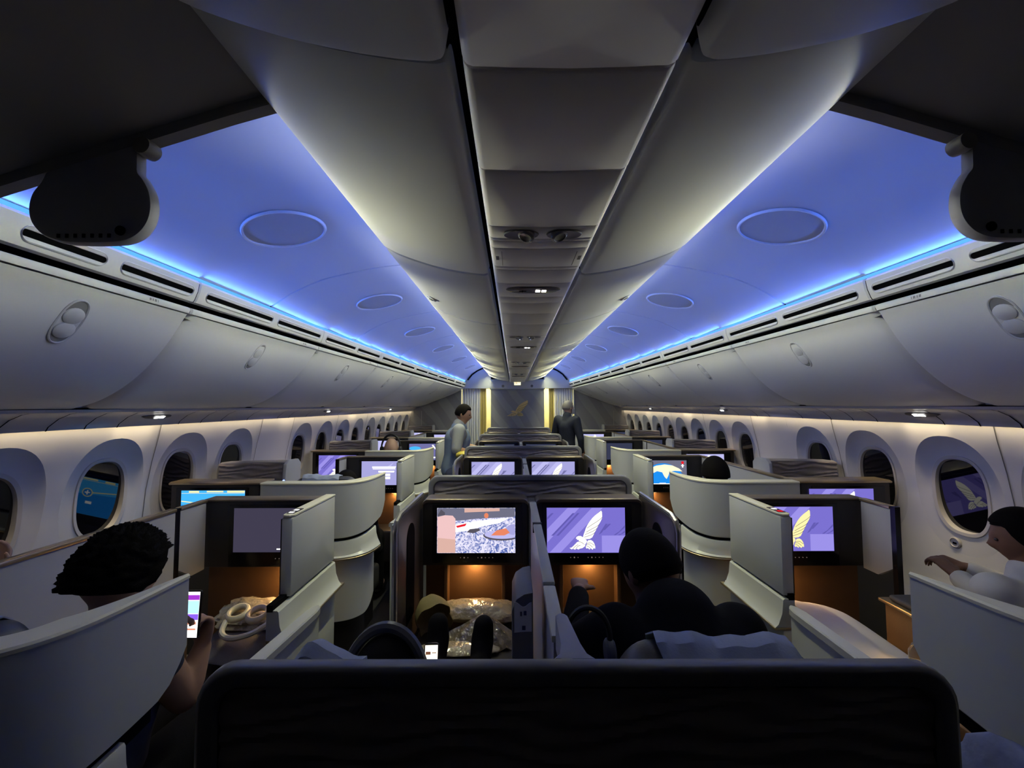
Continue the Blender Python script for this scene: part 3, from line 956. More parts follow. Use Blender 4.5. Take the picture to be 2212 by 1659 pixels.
G_PINK2 = glow('screen_tan', srgb(214, 172, 160), 1.0)
G_ORANGE = glow('screen_orange', srgb(226, 130, 96), 1.0)
G_DGREY = glow('screen_dark_grey', srgb(84, 80, 92), 1.0)
def cloth_glow():
    m = bpy.data.materials.new('screen_patterned_cloth')
    m.use_nodes = True
    nt = m.node_tree
    nt.nodes.clear()
    tc = nt.nodes.new('ShaderNodeTexCoord')
    n = nt.nodes.new('ShaderNodeTexNoise')
    n.inputs['Scale'].default_value = 42
    n.inputs['Detail'].default_value = 5
    n.inputs['Distortion'].default_value = 2.0
    cr = nt.nodes.new('ShaderNodeValToRGB')
    cr.color_ramp.elements[0].position = 0.38
    cr.color_ramp.elements[0].color = (*srgb(70, 95, 170), 1)
    cr.color_ramp.elements[1].position = 0.56
    cr.color_ramp.elements[1].color = (*srgb(232, 228, 250), 1)
    e = nt.nodes.new('ShaderNodeEmission')
    o = nt.nodes.new('ShaderNodeOutputMaterial')
    nt.links.new(tc.outputs['Object'], n.inputs['Vector'])
    nt.links.new(n.outputs['Fac'], cr.inputs['Fac'])
    nt.links.new(cr.outputs['Color'], e.inputs[0])
    nt.links.new(e.outputs[0], o.inputs[0])
    return m
G_CLOTH = cloth_glow()

def clip_uv(poly):
    """keep a picture shape inside the screen"""
    def cut(pts, f, g):
        out = []
        for i in range(len(pts)):
            a, b = pts[i], pts[(i + 1) % len(pts)]
            fa, fb = f(a), f(b)
            if fa >= 0:
                out.append(a)
            if (fa >= 0) != (fb >= 0):
                t = fa / (fa - fb)
                out.append((a[0] + (b[0] - a[0]) * t, a[1] + (b[1] - a[1]) * t))
        return out
    for f in (lambda p: p[0] - 0.004, lambda p: 0.996 - p[0], lambda p: p[1] - 0.006, lambda p: 0.994 - p[1]):
        if len(poly) < 3:
            return []
        poly = cut(poly, f, None)
    return poly
def flat(place, polys, h, material, name, parent):
    m = MB()
    for p in polys:
        p = clip_uv(p)
        if len(p) > 2:
            m.poly([place(u, v, h) for u, v in p])
    if m.f:
        return m.build(name, material, parent)
def ell(cu, cv, ru, rv, n=24, a0=0, a1=2 * math.pi):
    return [(cu + ru * math.cos(a0 + (a1 - a0) * k / n), cv + rv * math.sin(a0 + (a1 - a0) * k / n)) for k in range(n)]
BANDS = [[(0.03, 0), (0.17, 0), (0.72, 1), (0.58, 1)], [(0.0, 0.20), (0.0, 0.44), (0.30, 1.0), (0.42, 1.0)][:0] or [(0.0, 0.22), (0.0, 0.52), (0.27, 1.0), (0.42, 1.0)]]
THIN = [[(0.055, 0.38), (0.085, 0.38), (0.36, 0.88), (0.33, 0.88)], [(0.12, 0.38), (0.15, 0.38), (0.42, 0.88), (0.39, 0.88)], [(0.0, 0.72), (0.0, 0.78), (0.06, 0.88), (0.09, 0.88)],
        [(0.71, 0.50), (0.74, 0.50), (0.82, 0.64), (0.79, 0.64)], [(0.66, 0.40), (0.70, 0.44), (0.78, 0.64), (0.75, 0.64)], [(0.85, 0.39), (0.88, 0.39), (1.0, 0.62), (1.0, 0.56)], [(0.90, 0.39), (0.93, 0.39), (1.0, 0.50), (1.0, 0.45)]]
def screen(place, kind, parent):
    """a lit picture on a monitor; place(u, v, h) gives a point on it, h out of the glass"""
    full = [[(0, 0), (1, 0), (1, 1), (0, 1)]]
    q = MB().poly([place(u, v, 0.0008) for u, v in full[0]])
    if kind in ('falcon', 'falcon_pale', 'falcon_yellow'):
        pale = kind == 'falcon_pale'
        s = q.build('screen', G_PALE if pale else G_LILAC, parent)
        flat(place, BANDS + [[(0.70, 0), (1.0, 0.0), (1.0, 0.38), (0.70, 0.38)]], 0.0012, G_PALE_HI if pale else G_LILAC_HI, 'picture_bands', s) if not pale else flat(place, BANDS, 0.0012, G_PALE_HI, 'picture_bands', s)
        flat(place, THIN, 0.0016, G_PALE_LO if pale else G_LILAC_LO, 'stripe_pattern', s)
        falcon(place, 0.0022, G_YELL if kind == 'falcon_yellow' else G_CREAM, G_INK, s, nm='bird_picture')
    elif kind == 'movie':
        s = q.build('screen', G_CLOTH, parent)
        flat(place, [[(0, 0.72), (0.3, 0.72), (0.5, 0.76), (1, 0.80), (1, 1), (0, 1)]], 0.0012, G_GREY, 'picture_wall', s)
        flat(place, [[(0.35, 0.9), (0.8, 0.93), (0.8, 1), (0.35, 1)]], 0.0016, G_PINK2, 'picture_lamp', s)
        flat(place, [[(0.20, 0.62), (0.55, 0.72), (0.92, 0.78), (0.80, 0.66), (0.60, 0.60), (0.35, 0.48), (0.20, 0.46)]], 0.0015, G_WHITE, 'picture_cloth', s)
        flat(place, [[(0, 0.80), (0.10, 0.84), (0.20, 0.83), (0.235, 0.76), (0.235, 0.30), (0, 0.34)]], 0.002, G_PINK, 'picture_chair', s)
        flat(place, [[(0, 0.0), (0.235, 0.0), (0.235, 0.30), (0, 0.34)]], 0.002, G_PINK2, 'picture_chair_seat', s)
        flat(place, [[(0, 0.82), (0.05, 0.97), (0.10, 0.90), (0.10, 0.845)]], 0.0022, G_DGREY, 'picture_chair_back', s)
        flat(place, [[(0.38, 0.46), (0.47, 0.44), (0.55, 0.50), (0.54, 0.55), (0.42, 0.53)]], 0.0022, G_DGREY, 'picture_box', s)
        flat(place, [[(0.24, 0.60), (0.38, 0.66), (0.36, 0.60), (0.26, 0.56)]], 0.0022, G_RED, 'picture_napkin', s)
        flat(place, [ell(0.83, 0.39, 0.24, 0.115)], 0.0022, G_DGREY, 'picture_plate_rim', s)
        flat(place, [ell(0.83, 0.41, 0.225, 0.095)], 0.0026, G_PALE_HI, 'picture_plate', s)
        flat(place, [[(0.69, 0.39), (0.76, 0.50), (0.88, 0.55), (0.93, 0.45), (0.86, 0.39)]], 0.003, G_ORANGE, 'picture_food', s)
        flat(place, [ell(0.98, 0.52, 0.10, 0.12)], 0.0028, G_PALE, 'picture_bowl', s)
        flat(place, [ell(0.63, 0.83, 0.028, 0.06)], 0.0022, G_ORANGE, 'picture_face', s)
    elif kind == 'globe':
        s = q.build('screen', G_GREY, parent)
        E_ = [(u, v) for u, v in ell(0.44, -0.02, 0.52, 0.90, 40, 0, math.pi)] + [(-0.08, -0.02)]
        flat(place, [E_], 0.0012, G_BLUE, 'picture_sea', s)
        flat(place, [[(0.0, 0.32), (0.03, 0.50), (0.12, 0.66), (0.28, 0.78), (0.48, 0.83), (0.66, 0.79), (0.82, 0.66), (0.90, 0.54), (0.72, 0.56), (0.60, 0.53), (0.56, 0.34), (0.52, 0.22), (0.47, 0.32), (0.42, 0.50), (0.30, 0.55), (0.20, 0.46), (0.10, 0.40), (0.06, 0.16), (0.0, 0.04)]], 0.0016, G_LAND, 'picture_land', s)
        flat(place, [ell(0.905, 0.90, 0.035, 0.065)], 0.0016, G_RED, 'picture_marker', s)
        flat(place, [[(0.89, 0.70), (0.92, 0.70), (0.92, 0.76), (0.95, 0.78), (0.92, 0.80), (0.92, 0.84), (0.89, 0.84), (0.89, 0.80), (0.86, 0.78), (0.89, 0.76)]], 0.0018, G_WHITE, 'picture_plane', s)
        flat(place, [[(0, 0), (1, 0), (1, 0.035), (0, 0.035)], [(0.35, 0.0), (0.5, 0.0), (0.5, 0.06), (0.35, 0.06)]], 0.0018, G_WHITE, 'picture_bar', s)
    elif kind == 'map':
        s = q.build('screen', G_BLUE2, parent)
        flat(place, [[(0, 0), (1, 0), (1, 0.5), (0, 0.62)]], 0.0010, G_BLUE, 'picture_sea', s)
        flat(place, [[(0, 0.70), (0.45, 0.60), (0.45, 0.625), (0, 0.725)]], 0.0014, G_YELL, 'picture_route', s)
        flat(place, [ell(0.52, 0.60, 0.085, 0.12)], 0.0016, G_YELL, 'picture_ring', s)
        flat(place, [ell(0.52, 0.60, 0.070, 0.097)], 0.0020, G_BLUE, 'picture_ring_inside', s)
        flat(place, [[(0.48, 0.59), (0.56, 0.58), (0.56, 0.61), (0.48, 0.62)], [(0.51, 0.54), (0.53, 0.54), (0.53, 0.66), (0.51, 0.66)]], 0.0024, G_WHITE, 'picture_plane', s)
        flat(place, [[(0.12, 0.94), (0.28, 0.94), (0.28, 0.99), (0.12, 0.99)], [(0.4, 0.95), (0.66, 0.95), (0.66, 0.99), (0.4, 0.99)], [(0.72, 0.94), (1.0, 0.94), (1.0, 1.0), (0.72, 1.0)], [(0, 0.92), (1, 0.92), (1, 0.93), (0, 0.93)]], 0.0014, G_YELL, 'picture_bar', s)
        flat(place, [[(0.68, 0.34), (0.78, 0.34), (0.78, 0.41), (0.68, 0.41)], [(0.42, 0.30), (0.52, 0.30), (0.52, 0.37), (0.42, 0.37)]], 0.0016, G_WHITE, 'picture_places', s)
    elif kind == 'text':
        s = q.build('screen', G_PALE, parent)
        flat(place, [[(0.60, 0.76), (0.70, 0.80), (0.76, 0.94), (0.70, 0.88)]], 0.0011, G_PALE_HI, 'picture_wing', s)
        flat(place, [[(0.25, 0.78), (0.82, 0.78), (0.80, 0.72), (0.25, 0.72)], [(0.26, 0.70), (0.80, 0.70), (0.80, 0.66), (0.27, 0.66)], [(0.40, 0.60), (0.78, 0.60), (0.77, 0.53), (0.40, 0.53)], [(0.48, 0.48), (0.68, 0.48), (0.68, 0.38), (0.48, 0.38)], [(0.48, 0.35), (0.68, 0.35), (0.68, 0.25), (0.48, 0.25)]], 0.0014, G_WHITE, 'picture_text', s)
    elif kind == 'cabin':
        s = q.build('screen', G_PALE_LO, parent)
        flat(place, [ell(0.2, 0.72, 0.2, 0.12)], 0.0012, G_BLUE2, 'picture_cloud', s)
        flat(place, [[(0.78, 0.9), (0.82, 0.95), (1.0, 0.55), (1.0, 0.45)], [(0.55, 0.1), (0.98, 0.12), (0.98, 0.2), (0.6, 0.2)]], 0.0014, G_WHITE, 'picture_lines', s)
    elif kind == 'blank':
        s = q.build('screen', G_DIM, parent)
        flat(place, [[(0.56, 0.055), (0.80, 0.055), (0.80, 0.085), (0.56, 0.085)]], 0.0012, G_WHITE, 'picture_text', s)
    elif kind == 'lilac':
        s = q.build('screen', G_PALE_HI, parent)
        flat(place, [[(0.1, 0.2), (0.5, 0.2), (0.8, 0.7), (0.4, 0.7)]], 0.0012, G_PALE, 'picture_bands', s)
        flat(place, [ell(0.6, 0.85, 0.05, 0.1)], 0.0014, G_WHITE, 'picture_mark', s)
    else:
        s = q.build('screen', G_OFF, parent)
    return s

# ================================================================ suites
def row_word(k):
    return ('nearest', 'second', 'third', 'fourth', 'fifth')[k]
def side_word(s):
    return 'left' if s < 0 else 'right'

# ---- centre seat backs
def wave_panel(x0, x1, y, z0, z1, nx, nz, amp, seed, tilt=0.0, fn=None):
    rnd = random.Random(seed)
    fn = fn or P
    m = MB()
    rows = []
    for i in range(nz + 1):
        z = lerp(z0, z1, i / nz)
        row = []
        for k in range(nx + 1):
            x = lerp(x0, x1, k / nx)
            ph = z / 0.034 + 0.30 * math.sin(2 * math.pi * x / 0.30 + 2.2 * math.sin(z * 31)) + 0.22 * math.sin(2 * math.pi * x / 0.52 + z * 9)
            d = amp * math.sin(2 * math.pi * ph)
            row.append(fn(x, y - d + tilt * (z - z1), z))
        rows.append(row)
    m.grid(rows)
    return m
def rrect(x0, x1, z0, z1, r, n=6, bottom=True):
    pts = []
    for cx, cz, a in ((x1 - r, z1 - r, 0), (x0 + r, z1 - r, 90)):
        for k in range(n + 1):
            t = R(a + 90 * k / n)
            pts.append((cx + r * math.cos(t), cz + r * math.sin(t)))
    pts += [(x0, z0), (x1, z0)]
    return pts
for k in range(5):
    y = 0.70 + PITCH * k
    root = empty('centre_seat_unit', P(0, y, -EYE), 'near-black wide seat back filling the bottom of the view' if k == 0 else '%s row wide dark centre seat back with wavy ribbed fabric' % row_word(k), 'seat back', 'centre seat backs')
    f = MB()
    lay = lambda g, yy: [P(x, yy, z) for x, z in rrect(-0.622 + g, 0.622 - g, -EYE + 0.02, -0.427 - g, 0.062 - g * 0.5)]
    rows = [lay(0.034, y + 0.012), lay(0.030, y + 0.002), lay(0.010, y), lay(0.002, y + 0.004), lay(0.0, y + 0.010), lay(0.0, y + 0.026), lay(0.006, y + 0.034), lay(0.05, y + 0.036)]
    f.grid(rows, closed=True)
    f.f.append(f.last[-1])
    f.build('rim', M_RIM, root, smooth=50)
    wp = wave_panel(-0.585, 0.585, y + 0.012, -1.30, -0.464, 150, 120, 0.0035, k)
    wp.build('ribbed_panel', M_BACK, root)
    if k == 0:
        # bracket that ties the seat back to the centre divider
        b = MB()
        rows = []
        for yy, hw, zt, zb in ((0.744, 0.040, -0.437, -0.49), (0.765, 0.024, -0.437, -0.49), (0.80, 0.018, -0.439, -0.50), (0.955, 0.013, -0.465, -0.54), (0.968, 0.009, -0.47, -0.54)):
            rows.append([P(0.005 - hw, yy, zb), P(0.005 - hw, yy, zt - 0.004), P(0.005 - hw + 0.006, yy, zt), P(0.005 + hw - 0.006, yy, zt), P(0.005 + hw, yy, zt - 0.004), P(0.005 + hw, yy, zb)])
        b.grid(rows, closed=True)
        b.f.append(b.last[-1])
        b.build('bracket', M_LINER, root)

# ---- centre monitor consoles
C_KIND = {0: ('movie', 'falcon'), 1: ('falcon_pale', 'falcon_pale'), 2: ('off', 'off'), 3: ('off', 'off')}
def warm_lamp(loc, aim, power, sx=0.12, sy=0.02):
    area_lamp('niche_or_fill_lamp', loc, aim, sx, sy, (1.0, 0.62, 0.24), power, along=Vector((1, 0, 0)))
M_LIP = glow('niche_lamp_glow', (1.0, 0.66, 0.28), 3.0)
for k in range(4):
    y = 2.32 + PITCH * k
    root = empty('monitor_console', P(0, y + 0.05, -EYE), '%s pair of centre monitors in a dark console%s' % (row_word(k), (' showing a table scene and a falcon', ' with two pale falcon screens', ' mostly hidden, third centre row', ' mostly hidden, fourth centre row')[k]), 'monitor console', 'centre monitor consoles')
    for sx in (-1, 1):
        h = MB()
        x0, x1 = (sx * 0.022, sx * 0.60)
        if x0 > x1:
            x0, x1 = x1, x0
        h.prism([P(x, y, z) for x, z in rrect(x0, x1, -0.87, -0.515, 0.03)], (0, 0.11, 0))
        hs = h.build('monitor_housing', M_DARK, root, bevel=0.004)
        # bronze trim over the top edge
        tr = MB()
        top = [(x, z) for x, z in rrect(x0 - 0.004, x1 + 0.004, -0.53, -0.511, 0.034, 8)][:-2]
        rows = [[P(x, yy, z - dz) for x, z in top] for yy, dz in ((y - 0.004, 0.020), (y - 0.006, 0.016), (y - 0.006, 0.004), (y - 0.002, 0.0), (y + 0.112, 0.0), (y + 0.114, 0.012))]
        tr.grid(rows)
        tr.build('top_trim', M_GOLD if False else mat('console_trim_brown', (0.20, 0.16, 0.13), 0.3, metal=0.6, noise=0.05), root)
        bz = MB()
        bz.prism([P(x, y - 0.008, z) for x, z in [(sx * 0.30 - 0.245, -0.855), (sx * 0.30 + 0.245, -0.855), (sx * 0.30 + 0.245, -0.535), (sx * 0.30 - 0.245, -0.535)]], (0, 0.009, 0))
        b = bz.build('monitor', M_BEZEL, root, bevel=0.003)
        xc = sx * 0.30 - (0.006 if sx < 0 else 0.007)
        pl = (lambda xc: (lambda u, v, hh: P(xc - 0.2135 + 0.427 * u, y - 0.008 - hh, -0.801 + 0.242 * v)))(xc)
        screen(pl, C_KIND[k][0 if sx < 0 else 1], b)
        for q, du in enumerate((-0.085, -0.065, -0.045, 0.01, 0.03, 0.05, 0.07, 0.09)):
            r = 0.0035 if (q in (1, 4)) else 0.002
            MB().lathe(P(xc + du, y - 0.0085, -0.8255), [(r, 0), (r, 0.002), (0.0, 0.0025)], 10, axis=Vector((0, -1, 0))).build('button', glow('button_dim', (0.35, 0.26, 0.22), 0.5), b)
        # foot niche below: brown leather back, side posts, ottoman
        nb = MB().box(x0, x1, y + 0.10, y + 0.12, -1.45, -0.86)
        nb.build('niche_back', M_BROWN, root)
        for xa in (sx * 0.16, sx * 0.475):
            MB().box(xa - 0.010, xa + 0.010, y + 0.02, y + 0.10, -1.40, -0.87).build('niche_post', M_BROWN, root, bevel=0.004)
        ot = MB().box(sx * 0.04, sx * 0.585, y - 0.42, y + 0.10, -1.45, -1.135)
        ot.build('ottoman', mat('ottoman_dark_leather', (0.03, 0.024, 0.022), 0.5, noise=0.1, bump=0.2), root, bevel=0.02, seg=3)
        lm = MB().box(sx * 0.32 - 0.03, sx * 0.32 + 0.03, y + 0.045, y + 0.075, -0.8745, -0.8705)
        lm.build('niche_light', M_LIP, root)
        if k < 2:
            warm_lamp(P(sx * 0.32, y + 0.055, -0.878), P(sx * 0.32, y + 0.06, -1.2), 0.75 if sx < 0 else 0.6, 0.08, 0.03)
        # side wing along the aisle, inner side dark, with an arched pocket
        wg = MB()
        side = [(y + 0.10, -1.55), (y + 0.10, -0.515), (y + 0.02, -0.512), (y - 0.38, -0.512), (y - 0.42, -0.53), (y - 0.435, -0.56), (y - 0.425, -1.55)]
        wg.prism([P(sx * 0.615, yy, z) for yy, z in side], (sx * 0.028, 0, 0))
        wgo = wg.build('side_wing', mat('wing_dark_brown', (0.055, 0.042, 0.038), 0.4, noise=0.1), root, bevel=0.004)
        ed = MB().tube([P(sx * 0.629, y + 0.11, -0.509), P(sx * 0.629, y - 0.36, -0.507), P(sx * 0.629, y - 0.415, -0.525), P(sx * 0.629, y - 0.440, -0.565), P(sx * 0.629, y - 0.434, -0.80), P(sx * 0.629, y - 0.43, -1.5)], 0.0125, 8)
        ed.build('edge_trim', mat('wing_trim_metal', (0.52, 0.50, 0.50), 0.22, metal=0.85, noise=0.04), root)
        ou = MB().box(sx * 0.6432, sx * 0.648, y - 0.42, y + 0.10, -1.55, -0.535)
        ou.build('outer_skin', M_SHELL, root)
        pk = []
        for q in range(17):
            t = math.pi * q / 16
            pk.append((y - 0.21 + 0.075 * math.cos(t), -0.66 + 0.075 * math.sin(t)))
        pk += [(y - 0.285, -1.05), (y - 0.135, -1.05)]
        MB().prism([P(sx * 0.6145, yy, z) for yy, z in pk], (-sx * 0.003, 0, 0)).build('arched_pocket', M_GAP, wgo)
    MB().box(-0.58, 0.58, y + 0.02, y + 0.10, -EYE, -1.45).build('plinth', M_DARK, root)
    # panel between the two foot niches
    MB().box(-0.020, 0.020, y - 0.02, y + 0.12, -1.45, -0.53).build('centre_post', mat('wing_trim_metal', (0.5, 0.5, 0.5)), root, bevel=0.004)

# ---- sliding dividers between the paired centre seats
for k in range(4):
    y0, y1 = 0.985 + PITCH * k, 2.285 + PITCH * k
    root = empty('centre_divider', P(0, (y0 + y1) / 2, -EYE), '%s slim sliding divider between the two centre seats' % row_word(k), 'divider', 'centre seat dividers')
    MB().box(-0.010, 0.016, y0 + 0.01, y1, -1.42, -0.535).build('panel', mat('divider_lilac_grey', (0.46, 0.44, 0.50), 0.4, noise=0.03), root, bevel=0.003)
    cp = MB().box(-0.015, 0.021, y0 + 0.28, y1, -0.535, -0.522)
    cp.build('cap', M_CAP, root, bevel=0.004)
    cp = MB().box(-0.015, 0.021, y0, y0 + 0.27, -0.545, -0.528)
    cp.build('end_cap', M_CAP, root, bevel=0.004)
    MB().box(-0.017, 0.023, y1 - 0.42, y1 - 0.40, -0.56, -0.519).build('latch', M_DARK, root)
    if k == 0:
        MB().box(-0.016, -0.0105, 0.996, 1.003, -0.600, -0.594).build('blue_light', glow('blue_led', (0.25, 0.35, 1.0), 3.0), root)

# ---- side suite shells
SHELL = [(1.715, 0.0), (1.50, 0.0), (1.32, 0.0), (1.235, 0.006), (1.160, 0.032), (1.110, 0.075), (1.080, 0.130), (1.064, 0.200), (1.056, 0.300), (1.052, 0.435)]
sh = smooth_curve([(x, y, 0) for x, y in SHELL], 40)
def offset_curve(c, d):
    out = []
    for i, p in enumerate(c):
        a, b = c[max(i - 1, 0)], c[min(i + 1, len(c) - 1)]
        t = (b - a).normalized()
        n = Vector((-t.y, t.x, 0))   # for travel inboard (-x) then forward: points to the viewer / aisle side
        n = Vector((t.y, -t.x, 0)) * -1 if False else n
        out.append((p, n, t))
    return out
shn = []
for i, p in enumerate(sh):
    a, b = sh[max(i - 1, 0)], sh[min(i + 1, len(sh) - 1)]
    t = (b - a).normalized()
    n = Vector((t.y, -t.x, 0))
    if n.y > 0 or n.x > 0.3:
        n = -n
    # outward is towards the viewer (-y) on the back and towards the aisle (-x) on the side
    shn.append((p, n))
def shell_low(y):
    """height of the dark groove along the shell"""
    t = max(0.0, min(1.0, (y - 0.02) / 0.40))
    z = -0.842 + 0.060 * t
    e = max(0.0, (y - 0.335) / 0.10)
    return z + 0.085 * e ** 2.2
def side_shell(s, k):
    T = 0.81 + PITCH * k
    lab = {0: '%s foreground suite shell cropped by the picture edge, with a champagne cap' , 1: 'big curved white suite shell with champagne cap, second on the %s', 2: 'third curved white suite shell along the %s aisle', 3: 'fourth curved white suite shell along the %s aisle', 4: 'farthest curved white suite shell along the %s aisle'}[k] % side_word(s)
    root = empty('suite_shell', P(s * 1.4, T + 0.2, -EYE), lab, 'suite shell', 'curved suite shells on the %s' % side_word(s))
    pt = lambda p, n, d, z: P(s * (p.x + n.x * d), T + p.y + n.y * d, z)
    L = len(shn)
    # upper panel
    rows = []
    for i, (p, n) in enumerate(shn):
        zl = shell_low(p.y)
        th = 0.070 * min(1.0, (L - 1 - i) / 12 + 0.10)
        zt = -0.500
        rows.append([pt(p, n, -th, zl), pt(p, n, -0.006, zl - 0.0), pt(p, n, 0.0, zl + 0.006), pt(p, n, 0.0, lerp(zl, zt, 0.5)), pt(p, n, 0.0, zt), pt(p, n, -th, zt), ])
    m = MB().grid(rows, closed=True)
    m.f.append(m.last[0])
    m.f.append(m.last[-1])
    m.build('upper_panel', M_SHELL, root)
    rows = []
    for i, (p, n) in enumerate(shn):
        th = 0.080 * min(1.0, (L - 1 - i) / 12 + 0.08)
        rows.append([pt(p, n, 0.003, -0.501), pt(p, n, 0.003, -0.493), pt(p, n, -0.002, -0.488), pt(p, n, -th + 0.003, -0.488), pt(p, n, -th, -0.493), pt(p, n, -th, -0.501)])
    m = MB().grid(rows, closed=True)
    m.f.append(m.last[0])
    m.f.append(m.last[-1])
    m.build('cap', M_CAP, root)
    # recessed dark groove
    rows = [[pt(p, n, -0.018, shell_low(p.y) + 0.01), pt(p, n, -0.018, shell_low(p.y) - 0.045)] for p, n in shn[:-3]]
    MB().grid(rows).build('groove', M_GAP, root)
    # flared lip below the groove, bronze line, lower body
    rows = []
    sub = [(p, n) for p, n in shn if p.y < 0.27]
    for i, (p, n) in enumerate(sub):
        zl = shell_low(p.y) - 0.020
        e = 1.0
        rows.append([pt(p, n, -0.05, zl + 0.002), pt(p, n, -0.004, zl), pt(p, n, 0.0, zl - 0.006), pt(p, n, 0.004, zl - 0.05), pt(p, n, 0.014, zl - 0.085), pt(p, n, 0.034, -0.952), pt(p, n, 0.030, -0.958), pt(p, n, -0.05, -0.958)])
    m = MB().grid(rows, closed=True)
    m.f.append(m.last[0])
    m.f.append(m.last[-1])
    m.build('flared_lip', M_SHELL, root)
    m = MB().grid([[pt(p, n, 0.030, -0.958), pt(p, n, 0.036, -0.962), pt(p, n, 0.034, -0.973), pt(p, n, 0.0, -0.975)] for p, n in sub])
    m.build('bronze_trim', M_GOLD, root)
    rows = []
    sub2 = [(p, n) for p, n in shn if p.y < 0.27]
    for p, n in sub2:
        e = max(0.0, (p.y - 0.12) / 0.15)
        zb = -1.37 + 0.10 * e ** 2
        rows.append([pt(p, n, -0.06, -0.976), pt(p, n, -0.012, -0.976), pt(p, n, -0.012, lerp(-0.976, zb, 0.5)), pt(p, n, -0.012, zb + 0.01), pt(p, n, -0.03, zb), pt(p, n, -0.06, zb)])
    m = MB().grid(rows, closed=True)
    m.f.append(m.last[0])
    m.f.append(m.last[-1])
    m.build('lower_body', M_SHELL, root)
    rows = [[pt(p, n, -0.065, -0.95), pt(p, n, -0.065, -EYE)] for p, n in shn if p.y < 0.24]
    MB().grid(rows).build('plinth', M_DARK, root)
    return root
for s in (-1, 1):
    for k in range(5):
        side_shell(s, k)

# ---- window-seat monitors set in the back of the row ahead
W_KIND = {(-1, 0): 'map', (1, 0): 'falcon', (-1, 1): 'falcon', (1, 1): 'lilac', (-1, 2): 'lilac', (1, 2): 'off', (-1, 3): 'lilac', (1, 3): 'off'}
W_SEE = {'map': 'showing a blue flight map', 'falcon': 'showing a lilac falcon screen', 'lilac': 'with a pale lilac screen', 'off': 'with its screen dark'}
for s in (-1, 1):
    for k in range(4):
        T = 2.68 + PITCH * k
        kd = W_KIND[(s, k)]
        root = empty('window_console', P(s * 2.02, T, -EYE), '%s dark window seat console on the %s %s' % (row_word(k), side_word(s), W_SEE[kd]), 'monitor console', 'window seat consoles on the %s' % side_word(s))
        MB().box(s * 1.722, s * 2.285, T, T + 0.10, -1.55, -0.500).build('housing', M_DARK, root, bevel=0.006)
        lg = [(s * 1.718, T - 0.003), (s * 2.30, T - 0.003), (s * 2.33, T + 0.05), (s * 2.33, T + 0.165), (s * 1.718, T + 0.165)]
        MB().prism([P(x, yy, -0.499) for x, yy in lg], (0, 0, 0.012)).build('ledge', M_GOLD, root, bevel=0.003)
        b = MB().box(s * 1.785 if s > 0 else -2.245, s * 2.245 if s > 0 else -1.785, T - 0.010, T - 0.001, -0.82, -0.515).build('monitor', M_BEZEL, root, bevel=0.003)
        xc = s * 2.01 - (0.0 if s < 0 else 0.045)
        pl = (lambda xc, T: (lambda u, v, hh: P(xc - 0.2 + 0.405 * u, T - 0.010 - hh, -0.762 + 0.23 * v)))(xc, T)
        screen(pl, kd, b)

